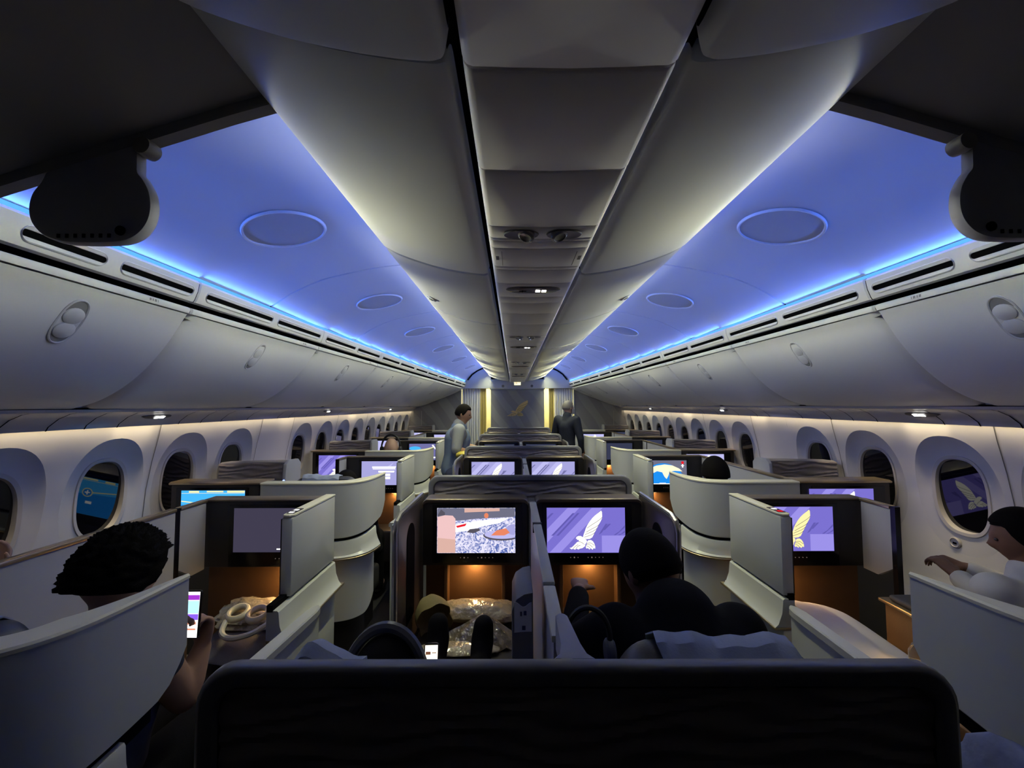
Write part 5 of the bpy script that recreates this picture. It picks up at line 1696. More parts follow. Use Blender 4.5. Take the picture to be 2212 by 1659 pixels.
def stander(x, y, ztop, label, skin_m, face, top_m, trousers, hair, arms, vest=None, mask=None, yaw_head=None, bend=0.0):
    """a standing person facing angle `face` (0 = ahead, 90 = to the right)"""
    root = empty('person', P(x, y, -EYE), label, 'person')
    fx = Vector((math.sin(R(face)), math.cos(R(face)), 0))
    sd = Vector((math.cos(R(face)), -math.sin(R(face)), 0))
    hc = P(x, y, ztop - 0.118) + fx * (0.05 + bend)
    b0 = P(x, y, 0)
    H = EYE + ztop
    g = lambda h, f=0.0, l=0.0: Vector((b0.x, b0.y, h)) + fx * f + sd * l
    fr = head_frame(hc, face if yaw_head is None else yaw_head, -12 if bend else 0)
    J = {'pel': (g(0.53 * H), 0.125), 'wst': (g(0.62 * H, 0.01 + 0.25 * bend), 0.115), 'ch': (g(0.745 * H, 0.01 + 0.6 * bend), 0.135), 'nb': (g(0.845 * H, 0.01 + 0.85 * bend), 0.060), 'nk': (hc + Vector((0, 0, -0.10)) - fx * 0.015, 0.053), 'hd': (hc - fx * 0.01 + Vector((0, 0, -0.03)), 0.06)}
    Lk = [('pel', 'wst'), ('wst', 'ch'), ('ch', 'nb'), ('nb', 'nk'), ('nk', 'hd')]
    hands = []
    for sx, n in ((-1, 'l'), (1, 'r')):
        J['s' + n] = (g(0.815 * H, 0.0 + 0.8 * bend, sx * 0.165), 0.064)
        el, wr = arms[n]
        J['e' + n] = (g(*el), 0.044)
        J['f' + n] = (g(*el).lerp(g(*wr), 0.35), 0.042)
        J['w' + n] = (g(*wr), 0.027)
        Lk += [('ch', 's' + n), ('s' + n, 'e' + n), ('e' + n, 'f' + n), ('f' + n, 'w' + n)]
        dr = (J['w' + n][0] - J['e' + n][0]).normalized()
        hands += hand_meshes(J['w' + n][0] - dr * 0.005, dr, Vector((0, 0, 1)) if abs(dr.z) < 0.8 else -fx, 0.5, 1.0, -sx)
        J['h' + n] = (g(0.50 * H, 0, sx * 0.09), 0.092)
        J['k' + n] = (g(0.285 * H, 0.02, sx * 0.095), 0.060)
        J['a' + n] = (g(0.055 * H, -0.02, sx * 0.10), 0.040)
        J['t' + n] = (g(0.03, 0.13, sx * 0.11), 0.03)
        Lk += [('pel', 'h' + n), ('h' + n, 'k' + n), ('k' + n, 'a' + n), ('a' + n, 't' + n)]
    body = fuse([skin_mesh(J, Lk), mb_mesh(head_mb(fr))] + hands, 'body', skin_m, root, 0.0075, 3)
    eyes(fr, body)
    hair_cap(fr, hair, body, 1.0, 0.010)
    S = {k_: (J[k_][0], J[k_][1] + 0.016) for k_ in ('pel', 'wst', 'ch', 'sl', 'sr', 'el', 'er')}
    S['nb'] = (J['nb'][0] + Vector((0, 0, 0.01)), 0.078)
    L2 = [('pel', 'wst'), ('wst', 'ch'), ('ch', 'nb'), ('ch', 'sl'), ('ch', 'sr'), ('sl', 'el'), ('sr', 'er')]
    if vest is None:
        for n in 'lr':
            S['w' + n] = (J['f' + n][0].lerp(J['w' + n][0], 0.85), J['w' + n][1] + 0.016)
            L2.append(('e' + n, 'w' + n))
    fuse([skin_mesh(S, L2)], 'shirt' if vest is not None else 'jacket', top_m, body, 0.009, 8)
    if vest is not None:
        V_ = {k_: (J[k_][0], J[k_][1] + 0.028) for k_ in ('pel', 'wst', 'ch')}
        V_['nb'] = (J['ch'][0].lerp(J['nb'][0], 0.75), 0.10)
        fuse([skin_mesh(V_, [('pel', 'wst'), ('wst', 'ch'), ('ch', 'nb')])], 'vest', vest, body, 0.009, 3)
    S = {k_: (J[k_][0], J[k_][1] + 0.014) for k_ in ('pel', 'hl', 'hr', 'kl', 'kr', 'al', 'ar')}
    fuse([skin_mesh(S, [('pel', 'hl'), ('pel', 'hr'), ('hl', 'kl'), ('hr', 'kr'), ('kl', 'al'), ('kr', 'ar')])], 'trousers', trousers, body, 0.010, 8)
    for n in 'lr':
        a = J['a' + n][0]
        q = MB()
        rot = Matrix.Rotation(-R(face), 3, 'Z')
        q.ball(Vector((a.x, a.y, 0.045)) + fx * 0.07, 0.048, 0.140, 0.044, 16, 12, rot)
        fuse([mb_mesh(q)], 'shoe', CL_DARK, body, 0.008, 2)
    if mask is not None:
        rows = []
        for zz in (-0.02, -0.045, -0.075, -0.105):
            row = []
            for k in range(13):
                a = math.pi * (0.08 + 0.84 * k / 12)
                wdt = 0.078 * (1 - 0.28 * max(0, (-0.03 - zz) / 0.08))
                row.append(fr @ Vector((wdt * math.cos(a), 0.118 * math.sin(a) + 0.002, zz)))
            rows.append(row)
        MB().grid(rows).build('face_mask', mask, body, solid=0.002)
    return root, body, fr

# standing cabin crew and passenger
crew, cbody, cfr = stander(-0.84, 5.15, 0.015, 'standing cabin crew member in a slate blue vest leaning over the left aisle', SK_TAN, 78, mat('cloth_pale_grey', (0.26, 0.27, 0.30), 0.85, noise=0.06, nscale=30, bump=0.3, bscale=300), mat('cloth_blue_grey', (0.07, 0.08, 0.13), 0.9, noise=0.1), HAIR,
    {'l': ((1.13, 0.16, -0.22), (1.10, 0.36, -0.08)), 'r': ((1.14, 0.02, 0.24), (1.05, 0.26, 0.16))}, vest=CL_SLATE, yaw_head=95, bend=0.07)
tg = MB().prism([cfr @ Vector((0, 0, 0))], (0, 0, 0)) if False else None
bag = empty('food_packet', P(-0.64, 4.90, -0.60), 'yellow packet held by the crew member in the left aisle', 'packet')
m = MB()
rows = []
for i in range(7):
    t = i / 6
    w_ = 0.075 * (0.9 + 0.1 * math.sin(3 * t)) * (0.35 if i in (0, 6) else 1)
    rows.append([P(-0.77 + 0.26 * t, 4.90 + w_ * math.cos(2 * math.pi * k / 14), -0.575 + 0.02 * math.sin(5 * t) + 0.028 * math.sin(2 * math.pi * k / 14)) for k in range(14)])
m.grid(rows, closed=True)
m.build('wrapper', mat('packet_yellow', (0.62, 0.50, 0.08), 0.35, noise=0.15, nscale=40), bag, bevel=0)
man, mbody, mfr = stander(0.80, 7.05, 0.075, 'standing man in a navy jacket seen from behind in the right aisle', SK_FAIR, 35, CL_NAVY, CL_NAVY, HAIR_G,
    {'l': ((1.10, 0.0, -0.25), (0.86, 0.05, -0.24)), 'r': ((1.10, 0.0, 0.25), (0.87, 0.06, 0.24))}, mask=CL_WHITE, yaw_head=62)

# passenger in the nearest left aisle seat, holding up a phone
p1, b1, f1 = sitter(-1.30, 1.29, -0.40, 'person with thick dark curly hair in the nearest left aisle seat looking at a phone', SK_TAN, mat('cloth_navy_tee', (0.02, 0.025, 0.05), 0.9, noise=0.2), yaw=16, pitch=-14, curly=0.022, puff=0.030,
    arms={'r': (P(-1.145, 1.36, -0.915), P(-1.135, 1.42, -0.795), (0.02, 0.10, 1.0), (0.25, 1.0, -0.1), 1)}, sleeve=0.25, hand_curl=0.75, shw=0.125)
# passenger in the left centre seat with headphones, feet up
p2, b2, f2 = sitter(-0.405, 1.02, -0.560, 'person with over-ear headphones and short dark hair, low in the centre left seat', SK_TAN, CL_GREY, yaw=4, pitch=-10, legs=False,
    arms={'r': (P(-0.20, 1.05, -0.98), P(-0.275, 1.08, -0.76), (-0.03, 0.05, 1.0), (-0.2, 1.0, 0.0), 1)})
# dark leaning passenger in the right centre seat
p3, b3, f3 = sitter(0.330, 1.34, -0.40, 'person in black leaning forward in the centre right seat, back to the viewer', SK_BROWN, CL_DARK, yaw=-25, pitch=-30, lean=0.80, puff=0.010,
    arms={'l': (P(0.10, 1.48, -0.83), P(0.175, 1.80, -0.78), (0.15, 1.0, 0.08), (0, 0, 1), 1)})
# person by the right window, half out of the picture
p4, b4, f4 = sitter(2.06, 1.80, -0.45, 'person in a white shirt beside the nearest right window, cut by the picture edge', SK_BROWN, CL_WHITE, yaw=-50, pitch=-12,
    arms={'l': (P(1.94, 1.80, -0.88), P(1.92, 1.95, -0.78)), 'r': (P(2.20, 1.90, -0.86), P(2.05, 2.03, -0.78))})
p8, b8, f8 = sitter(-2.10, 1.50, -0.46, 'person at the nearest left window, only a raised hand showing at the picture edge', SK_FAIR, CL_GREY, yaw=-20,
    arms={'l': (P(-2.20, 1.62, -0.84), P(-2.165, 1.70, -0.665), (-0.05, 0.25, 1.0), (0.3, 1.0, 0.0), -1)})
# heads seen over the farther shells
p5, b5, f5 = sitter(-1.40, 3.26, -0.505, 'person with dark hair just showing above the second left suite shell', SK_TAN, CL_DARK)
p6, b6, f6 = sitter(1.42, 3.18, -0.405, 'person with round black hair above the second right suite shell', SK_BROWN, CL_DARK, puff=0.02)
p7, b7, f7 = sitter(-1.53, 4.90, -0.375, 'bald person wearing dark headphones above the third left suite shell', SK_FAIR, CL_DARK, hair=None)
def headphones(fr, parent, material, pad_m, sc=1.0, name='headphones', tilt=0.0):
    root = parent
    b = MB()
    path = [fr @ (Vector((0.103 * math.cos(t), -0.012, 0.000 + 0.146 * math.sin(t))) * sc) for t in [R(-6) + R(192) * k / 26 for k in range(27)]]
    b.tube(path, [0.009 + 0.004 * math.sin(math.pi * k / 26) for k in range(27)], 8)
    o = b.build('headband', material, root)
    for sx in (-1, 1):
        c = fr @ (Vector((sx * 0.086, -0.010, -0.012)) * sc)
        ax = (fr.to_3x3() @ Vector((sx, 0, 0))).normalized()
        MB().lathe(c, [(0.030, 0.0), (0.038, 0.006), (0.038, 0.020), (0.032, 0.030), (0.0, 0.032)], 24, axis=ax).build('ear_cup', pad_m, root)
    return o
M_HP = mat('headphone_grey', (0.10, 0.10, 0.115), 0.3, noise=0.05)
M_HPD = mat('headphone_black', (0.012, 0.012, 0.014), 0.5, noise=0.1)
h2 = empty('headphones', P(-0.405, 1.02, -0.55), 'grey over-ear headphones worn by the person in the centre left seat', 'headphones')
headphones(f2, h2, M_HP, M_HPD)
h7 = empty('headphones', P(-1.53, 4.90, -0.5), 'black headphones worn by the bald person at the third left shell', 'headphones')
headphones(f7, h7, M_HPD, M_HPD, 1.08)

# feet of the reclined centre left passenger, up on the ottoman
ft = p2
sm = {'a': (P(-0.52, 1.42, -1.16), 0.075), 'b': (P(-0.46, 1.62, -1.10), 0.055), 'c': (P(-0.435, 1.83, -1.085), 0.045), 'd': (P(-0.435, 1.885, -1.02), 0.050), 'e': (P(-0.437, 1.90, -0.965), 0.044)}
s2 = {'a': (P(-0.30, 1.42, -1.16), 0.075), 'b': (P(-0.27, 1.62, -1.10), 0.055), 'c': (P(-0.245, 1.83, -1.085), 0.045), 'd': (P(-0.240, 1.885, -1.03), 0.050), 'e': (P(-0.236, 1.90, -0.975), 0.044)}
for q in (sm, s2):
    fuse([skin_mesh(q, [('a', 'b'), ('b', 'c'), ('c', 'd'), ('d', 'e')])], 'stocking_leg', CL_DARK, b2, 0.008, 2)
# ================================================================ loose things in the suites
def lump(center, sx, sy, sz, rot=None, e=0.6, crumple=0.0, seed=0, nu=36, nv=20, freq=3.0):
    """a soft pillow-like solid with creases"""
    rnd = random.Random(seed)
    ks = [(rnd.uniform(-freq, freq), rnd.uniform(-freq, freq), rnd.uniform(-freq, freq), rnd.uniform(0, 6.28)) for _ in range(9)]
    m = MB()
    rows = []
    pw = lambda v, p_: abs(v) ** p_ * (1 if v >= 0 else -1)
    for i in range(nv + 1):
        t = math.pi * i / nv
        row = []
        for k in range(nu):
            a = 2 * math.pi * k / nu
            x = pw(math.sin(t), 0.8) * pw(math.cos(a), e)
            y = pw(math.sin(t), 0.8) * pw(math.sin(a), e)
            z = math.cos(t) * (1 - 0.55 * max(abs(x), abs(y)) ** 3)
            d = sum(math.sin(fx * 3 * x + fy * 3 * y + fz * 3 * z + ph) for fx, fy, fz, ph in ks) / 9
            d = abs(d) ** 0.7 * (1 if d > 0 else -1)
            v = Vector((x * sx, y * sy, z * sz)) * (1 + crumple * d)
            if rot:
                v = rot @ v
            row.append(Vector(center) + v)
        rows.append(row)
    m.grid(rows, closed=True)
    return m
def eul(x, y, z):
    return (Matrix.Rotation(R(z), 3, 'Z') @ Matrix.Rotation(R(y), 3, 'Y') @ Matrix.Rotation(R(x), 3, 'X'))
M_WRAP = mat('plastic_wrap', (0.17, 0.14, 0.115), 0.10, noise=0.25, nscale=18, bump=1.0, bscale=28, spec=0.9, coat=1.0, bdist=0.02)
M_WRAP2 = mat('plastic_wrap_pale', (0.36, 0.31, 0.25), 0.12, noise=0.2, nscale=14, bump=1.0, bscale=30, spec=0.8, coat=1.0, bdist=0.015)
M_BLANKET = mat('blanket_dark_grey', (0.11, 0.10, 0.11), 0.9, noise=0.2, nscale=30, bump=0.5, bscale=200)
M_PILLOW = mat('pillow_white', (0.60, 0.56, 0.53), 0.8, noise=0.06, nscale=12, bump=0.4, bscale=40)
M_COVER = mat('headrest_cover_pale_blue', (0.33, 0.37, 0.50), 0.85, noise=0.06, nscale=25, bump=0.3, bscale=200)
M_PAPER = mat('paper_white', (0.88, 0.88, 0.92), 0.7, noise=0.03, nscale=20)
M_INK = mat('print_dark_blue', (0.05, 0.06, 0.16), 0.7, noise=0.05)

# ---- seats: headrest, back and cushion; with cloth covers where the photo shows them
def aisle_seat(x, y, ztop, label, cover=None, half=0.215):
    root = empty('passenger_seat', P(x, y, -EYE), label, 'seat', 'reclining seats')
    m = MB()
    pts = rrect(x - half, x + half, ztop - 0.30, ztop, 0.075, 8)
    lay = lambda g, yy: [P(x + (px - x) * (1 - g / half), yy, pz - g * (1 if pz > ztop - 0.1 else 0)) for px, pz in pts]
    m.grid([lay(0.03, y - 0.045), lay(0.008, y - 0.038), lay(0.0, y - 0.02), lay(0.0, y + 0.02), lay(0.008, y + 0.038), lay(0.03, y + 0.045)], closed=True)
    m.f.append(m.last[0])
    m.f.append(m.last[-1])
    hr = m.build('headrest', mat('headrest_dark_leather', (0.05, 0.05, 0.06), 0.35, noise=0.1, bump=0.2), root)
    b = MB().box(x - half - 0.02, x + half + 0.02, y - 0.06, y + 0.05, -1.20, ztop - 0.305)
    b.build('backrest', mat('seat_dark_leather', (0.03, 0.03, 0.036), 0.45, noise=0.1, bump=0.2), root, bevel=0.03, seg=3)
    b = MB().box(x - half - 0.02, x + half + 0.02, y + 0.055, y + 0.46, -1.42, -1.235)
    b.build('seat_cushion', MATS['seat_dark_leather'], root, bevel=0.03, seg=3)
    MB().box(x - half + 0.02, x + half - 0.02, y - 0.03, y + 0.42, -EYE, -1.42).build('base', M_DARK, root)
    if cover:
        a, c_ = cover
        cv = MB()
        rows = []
        for i in range(25):
            t = i / 24
            xx = x + lerp(a, c_, t)
            wv = 0.004 * math.sin(9 * t) + 0.003 * math.sin(23 * t + 1) + 0.009 - 0.006 * t
            ends = 0.0
            rows.append([P(xx + 0.006 * math.sin(3 * q), y + yy, ztop + zz + wv * (1 if zz > -0.05 else 0.5)) for q, (yy, zz) in enumerate(((-0.052, -0.20), (-0.053, -0.12), (-0.052, -0.05), (-0.045, -0.012), (-0.022, 0.006), (0.02, 0.006), (0.045, -0.012), (0.052, -0.05), (0.053, -0.16)))])
        cv.grid(rows)
        cv.build('headrest_cover', M_COVER, hr, solid=0.003)
    return root
aisle_seat(0.300, 0.86, -0.480, 'seat with pale blue headrest cover behind the person in black', (-0.120, 0.150), 0.195)
aisle_seat(-1.39, 0.955, -0.485, 'seat with pale headrest cover behind the curly haired person on the left', (-0.17, 0.12), 0.19)
aisle_seat(-1.40, 2.92, -0.490, 'seat with pale headrest cover behind the second left shell', (-0.15, 0.10))
# pale blue cloth bunched over the left corner of the near seat back
cl = MB()
rows = []
for i in range(15):
    t = i / 14
    x = -0.555 + 0.135 * t
    h = 0.052 * math.exp(-((t - 0.30) / 0.22) ** 2) + 0.018 * math.exp(-((t - 0.72) / 0.18) ** 2) + 0.006 * math.sin(14 * t)
    rows.append([P(x - 0.01, 0.85 + 0.01 * math.sin(5 * t), -0.66), P(x, 0.855, -0.535 + h * 0.8), P(x + 0.004, 0.875, -0.527 + h), P(x + 0.008, 0.91, -0.535 + h * 0.9), P(x + 0.01, 0.93, -0.66)])
cl.grid(rows)
o = cl.build('seat_cloth', M_COVER, None, solid=0.004)
tag(o, 'bunched pale blue cloth at the near seat back beside the left armrest', 'cloth')
st = empty('passenger_seat', P(-0.34, 0.90, -EYE), 'dark seat hidden under the headphone wearer in the centre left suite', 'seat', 'reclining seats')
MB().box(-0.56, -0.12, 0.80, 0.87, -1.40, -0.665).build('backrest', MATS['seat_dark_leather'], st, bevel=0.03, seg=3)
MB().box(-0.56, -0.12, 0.875, 1.40, -1.45, -1.26).build('seat_cushion', MATS['seat_dark_leather'], st, bevel=0.03, seg=3)
MB().box(-0.54, -0.14, 0.83, 1.35, -EYE, -1.45).build('base', M_DARK, st)

# ---- phones
def phone(name_label, c, u, v, w_, h_, kind, loc):
    """u across, v up the screen"""
    u, v = Vector(u).normalized(), Vector(v).normalized()
    v = (v - v.dot(u) * u).normalized()
    n = u.cross(v)            # towards the reader
    root = empty('phone', loc, name_label, 'phone', None)
    b = MB()
    def rr(hw, hh, d, r=0.008):
        out = []
        for cx, cz, a in ((1, 1, 0), (-1, 1, 90), (-1, -1, 180), (1, -1, 270)):
            for k in range(5):
                t = R(a + 22.5 * k)
                out.append(c + u * (cx * (hw - r) + r * math.cos(t)) + v * (cz * (hh - r) + r * math.sin(t)) + n * d)
        return out
    b.grid([rr(w_ / 2 - 0.001, h_ / 2 - 0.001, -0.004), rr(w_ / 2, h_ / 2, -0.003), rr(w_ / 2, h_ / 2, 0.003), rr(w_ / 2 - 0.001, h_ / 2 - 0.001, 0.004)], closed=True)
    b.f.append(b.last[0])
    b.f.append(b.last[-1])
    bd = b.build('body', M_BEZEL, root)
    pl = lambda uu, vv, hh: c + u * ((uu - 0.5) * (w_ - 0.006)) + v * ((vv - 0.5) * (h_ - 0.008)) + n * (0.0042 + hh)
    if kind == 'page':
        s_ = MB().poly([pl(0, 0, 0.0004), pl(1, 0, 0.0004), pl(1, 1, 0.0004), pl(0, 1, 0.0004)]).build('screen', glow('phone_white', (1.0, 0.98, 0.95), 1.5), bd)
        flat(pl, [[(0.0, 0.82), (1.0, 0.82), (1.0, 0.93), (0.0, 0.93)]], 0.0008, glow('phone_purple', srgb(150, 50, 190), 1.2), 'picture_icons', s_)
        flat(pl, [[(0.0, 0.52), (1.0, 0.52), (1.0, 0.80), (0.0, 0.80)]], 0.0008, glow('phone_cyan', srgb(170, 235, 250), 1.3), 'picture_panel', s_)
        flat(pl, [[(0.0, 0.38), (1.0, 0.38), (1.0, 0.51), (0.0, 0.51)]], 0.0008, glow('phone_violet', srgb(130, 90, 220), 1.2), 'picture_banner', s_)
        flat(pl, [[(0.1, 0.28), (0.9, 0.28), (0.9, 0.34), (0.1, 0.34)], [(0.1, 0.16), (0.9, 0.16), (0.9, 0.2), (0.1, 0.2)]], 0.0008, glow('phone_orange', srgb(230, 150, 120), 1.0), 'picture_lines', s_)
    else:
        s_ = MB().poly([pl(0, 0, 0.0004), pl(1, 0, 0.0004), pl(1, 1, 0.0004), pl(0, 1, 0.0004)]).build('screen', glow('phone_warm', (1.0, 0.88, 0.70), 2.2), bd)
        flat(pl, [[(0.05, 0.70), (0.45, 0.70), (0.45, 0.80), (0.05, 0.80)], [(0.55, 0.74), (0.9, 0.74), (0.9, 0.77), (0.55, 0.77)], [(0.1, 0.4), (0.7, 0.4), (0.7, 0.43), (0.1, 0.43)]], 0.0008, glow('phone_ink', srgb(120, 80, 60), 1.0), 'picture_text', s_)
    return root
phone('lit phone held up by the curly haired person at the left', P(-1.150, 1.385, -0.672), (1.0, -0.10, 0.05), (0.22, 0.10, 1.0), 0.070, 0.145, 'page', P(-1.178, 1.395, -0.75))
phone('small bright phone by the headphone wearer, just above the near seat back', P(-0.300, 1.035, -0.612), (1.0, 0.05, 0.0), (0.0, 0.25, 1.0), 0.036, 0.075, 'warm', P(-0.30, 1.035, -0.66))

# ---- bedding and things on the left aisle ottoman
bd = empty('blanket', P(-1.38, 2.02, -1.16), 'folded dark grey blanket in wrap on the left aisle ottoman', 'blanket')
lump(P(-1.37, 2.04, -1.112), 0.18, 0.19, 0.046, eul(0, 3, 8), 0.5, 0.10, 4).build('folded_cloth', M_BLANKET, bd)
wb = empty('wrapped_bedding', P(-1.40, 2.10, -1.07), 'shiny plastic wrapped bedding under white headphones on the left ottoman', 'bedding')
lump(P(-1.40, 2.12, -1.025), 0.155, 0.10, 0.040, eul(18, 4, 4), 0.6, 0.20, 11, freq=5).build('plastic_bag', M_WRAP2, wb)
M_HPW = mat('headphone_cream', (0.72, 0.66, 0.52), 0.5, noise=0.04)
hp = empty('headphones', P(-1.36, 2.06, -1.0), 'cream headphones lying on wrapped bedding in the left aisle suite', 'headphones')
for dx, dy in ((-0.045, 0.01), (0.055, 0.00)):
    t = MB()
    rows = []
    for k in range(28):
        a = 2 * math.pi * k / 28
        rows.append([P(-1.375 + dx + (0.040 + 0.012 * math.cos(b)) * math.cos(a), 2.03 + dy + (0.040 + 0.012 * math.cos(b)) * math.sin(a), -0.985 + 0.016 * math.sin(b) + 0.30 * (0.040 * math.sin(a))) for b in [2 * math.pi * q / 10 for q in range(10)]])
    rows.append(rows[0])
    t.grid(rows, closed=True)
    t.build('ear_cushion', M_HPW, hp)
MB().tube(smooth_curve([P(-1.45, 2.00, -1.005), P(-1.42, 1.93, -1.02), P(-1.36, 1.90, -1.028), P(-1.28, 1.92, -1.018), P(-1.235, 1.98, -1.0)], 18), 0.012, 8).build('headband', M_HPW, hp)
dm = empty('pillow', P(-1.21, 2.12, -1.05), 'round cream pillow standing beside the left number column', 'pillow')
lump(P(-1.232, 2.135, -1.01), 0.062, 0.07, 0.105, None, 0.9, 0.03, 2).build('cushion', mat('pillow_cream', (0.66, 0.60, 0.40), 0.8, noise=0.06, bump=0.4), dm)

# ---- bedding, cap on the centre left ottoman
bk = empty('wrapped_bedding', P(-0.28, 2.22, -1.13), 'pale plastic wrapped blanket at the back of the centre left ottoman', 'bedding')
lump(P(-0.28, 2.245, -1.075), 0.21, 0.075, 0.050, eul(10, 0, -3), 0.5, 0.12, 21, freq=4).build('plastic_bag', M_WRAP2, bk)
bg = empty('wrapped_bedding', P(-0.24, 2.06, -1.13), 'crumpled shiny plastic bag in front on the centre left ottoman', 'bedding')
pk = MB()
rnd = random.Random(5)
cx, cy, cz = -0.255, 2.07, -1.125
top = (cx - 0.01, cy + 0.04, -1.015)
ringp = [(-0.205, -0.02), (-0.13, -0.085), (-0.03, -0.11), (0.07, -0.10), (0.16, -0.07), (0.185, 0.0), (0.12, 0.08), (0.0, 0.10), (-0.12, 0.07)]
NR = len(ringp) * 4
rows = []
for i in range(9):
    t = i / 8
    row = []
    for k in range(NR):
        f = k / 4
        a, b = ringp[int(f) % 9], ringp[(int(f) + 1) % 9]
        fx, fy = lerp(a[0], b[0], f % 1), lerp(a[1], b[1], f % 1)
        sc = 1 - t ** 1.25 * 0.97
        z = -1.128 + 0.108 * t + 0.012 * math.sin(k * 1.9 + t * 4) * (1 - t)
        jig = 1 + 0.05 * math.sin(k * 2.3 + i)
        row.append(P(cx + fx * sc * jig, cy + fy * sc * jig + 0.03 * t, max(z, -1.133)))
    rows.append(row)
pk.grid(rows, closed=True)
pk.f.append(pk.last[0])
pk.f.append(pk.last[-1])
pk.build('plastic_bag', M_WRAP, bg, smooth=50)
bl = empty('blanket', P(-0.40, 2.0, -1.13), 'flat pale wrapped blanket under the crumpled plastic bag', 'blanket')
lump(P(-0.36, 1.98, -1.118), 0.19, 0.06, 0.022, eul(0, 0, 5), 0.5, 0.08, 31).build('folded_cloth', M_WRAP2, bl)
cp = empty('baseball_cap', P(-0.52, 2.10, -1.10), 'olive baseball cap tipped on its side beside the wrapped bedding', 'cap')
fr = Matrix.Translation(P(-0.500, 2.12, -1.045)) @ eul(-55, -18, 20).to_4x4()
m = MB()
rows = []
for i in range(12):
    t = (math.pi / 2) * i / 11
    rows.append([fr @ Vector((0.088 * math.sin(t) * math.cos(a), 0.098 * math.sin(t) * math.sin(a), 0.105 * math.cos(t) + 0.004 * math.cos(6 * a) * math.sin(t))) for a in [2 * math.pi * k / 36 for k in range(36)]])
m.grid(rows, closed=True)
M_CAPC = mat('cap_olive_cloth', (0.20, 0.165, 0.085), 0.85, noise=0.1, nscale=30, bump=0.4, bscale=300)
m.build('crown', M_CAPC, cp, solid=0.003)
rows = []
for i in range(5):
    t = i / 4
    rows.append([fr @ Vector((0.085 * math.cos(a) * (1 + 0.08 * t), 0.095 * math.sin(a) + 0.075 * t * math.sin(a), -0.012 * t + 0.02 * t * abs(math.cos(a)) * -1)) for a in [R(20) + R(140) * k / 16 for k in range(17)]])
MB().grid(rows).build('brim', M_CAPC, cp, solid=0.004)

# ---- arm box with a paper card beside the divider
bx = empty('arm_box', P(-0.06, 1.22, -EYE), 'grey rounded arm box left of the centre divider carrying a white card', 'arm box')
pts = [(-0.107, -1.60), (-0.047, -1.60), (-0.047, -0.525), (-0.072, -0.530), (-0.095, -0.545), (-0.107, -0.575)]
MB().prism([P(x, 1.20, z) for x, z in pts], (0, 0.20, 0)).build('box', mat('arm_box_grey', (0.16, 0.16, 0.19), 0.45, noise=0.05), bx, bevel=0.004)
cd = MB()
rows = []
for i in range(9):
    t = i / 8
    rows.append([P(lerp(-0.100, -0.051, t), 1.1985 - 0.003 * math.sin(3 * t + q * 0.8), z + (0.006 * math.sin(7 * t + 1) if q in (0,) else 0)) for q, z in enumerate((-0.556, -0.580, -0.605, -0.632))])
cd.grid(rows)
card = cd.build('safety_card', M_PAPER, None, solid=0.0015)
tag(card, 'white printed card stuck upright on the grey arm box', 'card')
ik = MB()
for z, a, b in ((-0.574, 0.34, 0.44), (-0.572, 0.54, 0.70), (-0.612, 0.44, 0.64)):
    ik.grid([[P(lerp(-0.100, -0.051, u), 1.1925, z - dz) for u in (a, b)] for dz in (0, 0.012)])
ik.build('print', M_INK, card)

# ---- black headphones hooked beside the divider in the right centre suite
hb = empty('headphones', P(0.06, 1.10, -0.60), 'black headphones hanging by the divider in the centre right suite', 'headphones')
MB().tube([P(0.035 + 0.05 + 0.055 * math.cos(t), 1.08, -0.585 + 0.075 * math.sin(t)) for t in [R(-20) + R(200) * k / 20 for k in range(21)]], 0.007, 8).build('headband', M_HPD, hb)
for dx in (-0.05, 0.055):
    MB().lathe(P(0.085 + dx - 0.012, 1.08, -0.62), [(0.026, 0.0), (0.032, 0.005), (0.032, 0.018), (0.026, 0.024), (0.0, 0.025)], 20, axis=Vector((1, 0, 0))).build('ear_cup', M_HP, hb)
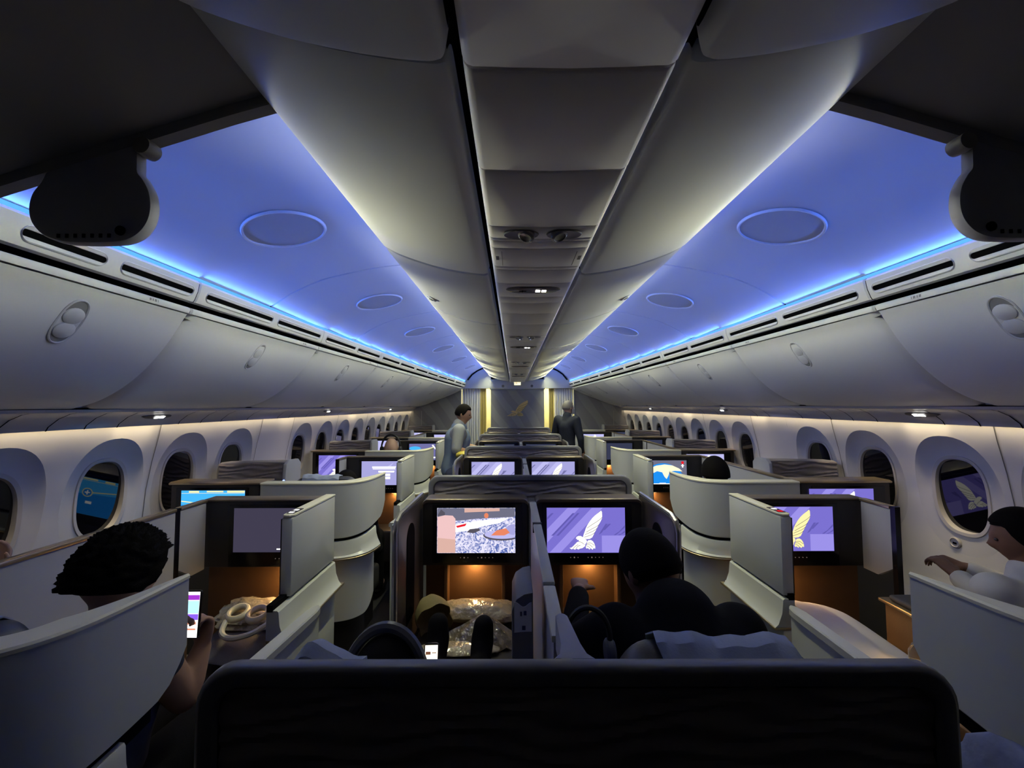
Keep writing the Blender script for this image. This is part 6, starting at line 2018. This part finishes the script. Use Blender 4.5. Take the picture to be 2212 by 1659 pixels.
# ---- pillow and bottle in the right aisle suite
pw = empty('pillow', P(1.42, 1.95, -1.10), 'pale wrapped pillow leaning in the right aisle suite below the falcon screen', 'pillow')
lump(P(1.395, 1.86, -1.015), 0.155, 0.26, 0.040, eul(8, 14, 10), 0.45, 0.05, 6).build('pillow_body', M_PILLOW, pw)
bt = empty('water_bottle', P(1.545, 1.33, -0.95), 'clear plastic water bottle at the right beside the foreground shell', 'bottle')
M_PET = mat('bottle_plastic', (0.80, 0.78, 0.70), 0.08, trans=0.9, noise=0.02, ior=1.33)
MB().lathe(P(1.330, 1.52, -0.985), [(0.024, 0.0), (0.031, 0.004), (0.032, 0.03), (0.029, 0.036), (0.032, 0.042), (0.032, 0.075), (0.029, 0.08), (0.032, 0.086), (0.032, 0.11), (0.022, 0.135), (0.013, 0.145), (0.013, 0.155)], 24).build('bottle_body', M_PET, bt)
MB().lathe(P(1.330, 1.52, -0.829), [(0.0145, 0.0), (0.0145, 0.015), (0.0, 0.016)], 20).build('bottle_cap', mat('cap_white_plastic', (0.6, 0.6, 0.6), 0.4, noise=0.03), bt)
tb = empty('bottle_shelf', P(1.375, 1.5, -EYE), 'low brown shelf with a bronze edge holding the water bottle at the right', 'shelf')
MB().box(1.27, 1.55, 1.30, 1.575, -1.05, -0.990).build('shelf_top', M_BROWN, tb, bevel=0.006)
MB().box(1.275, 1.545, 1.32, 1.56, -EYE, -1.05).build('shelf_body', M_DARK, tb)
MB().box(1.272, 1.548, 1.565, 1.578, -1.0, -0.986).build('bronze_edge', M_GOLD, tb)
area_lamp('niche_or_fill_lamp', P(1.43, 1.60, -0.895), P(1.35, 1.50, -1.0), 0.06, 0.03, (1.0, 0.66, 0.28), 0.35, along=Vector((1, 0, 0)))  # added fill that brightens the bottle, not a fitted lamp
# crumpled cloth by the right foreground seat
ct = empty('cushion', P(0.8, 0.80, -0.85), 'crumpled blue grey patterned cushion low at the right edge of the near seat back', 'cushion')
lump(P(0.80, 0.80, -0.72), 0.045, 0.10, 0.10, eul(0, 10, -12), 0.6, 0.10, 41).build('cushion_body', mat('cushion_blue_grey', (0.16, 0.18, 0.30), 0.85, noise=0.5, nscale=22, bump=0.6, bscale=60), ct)
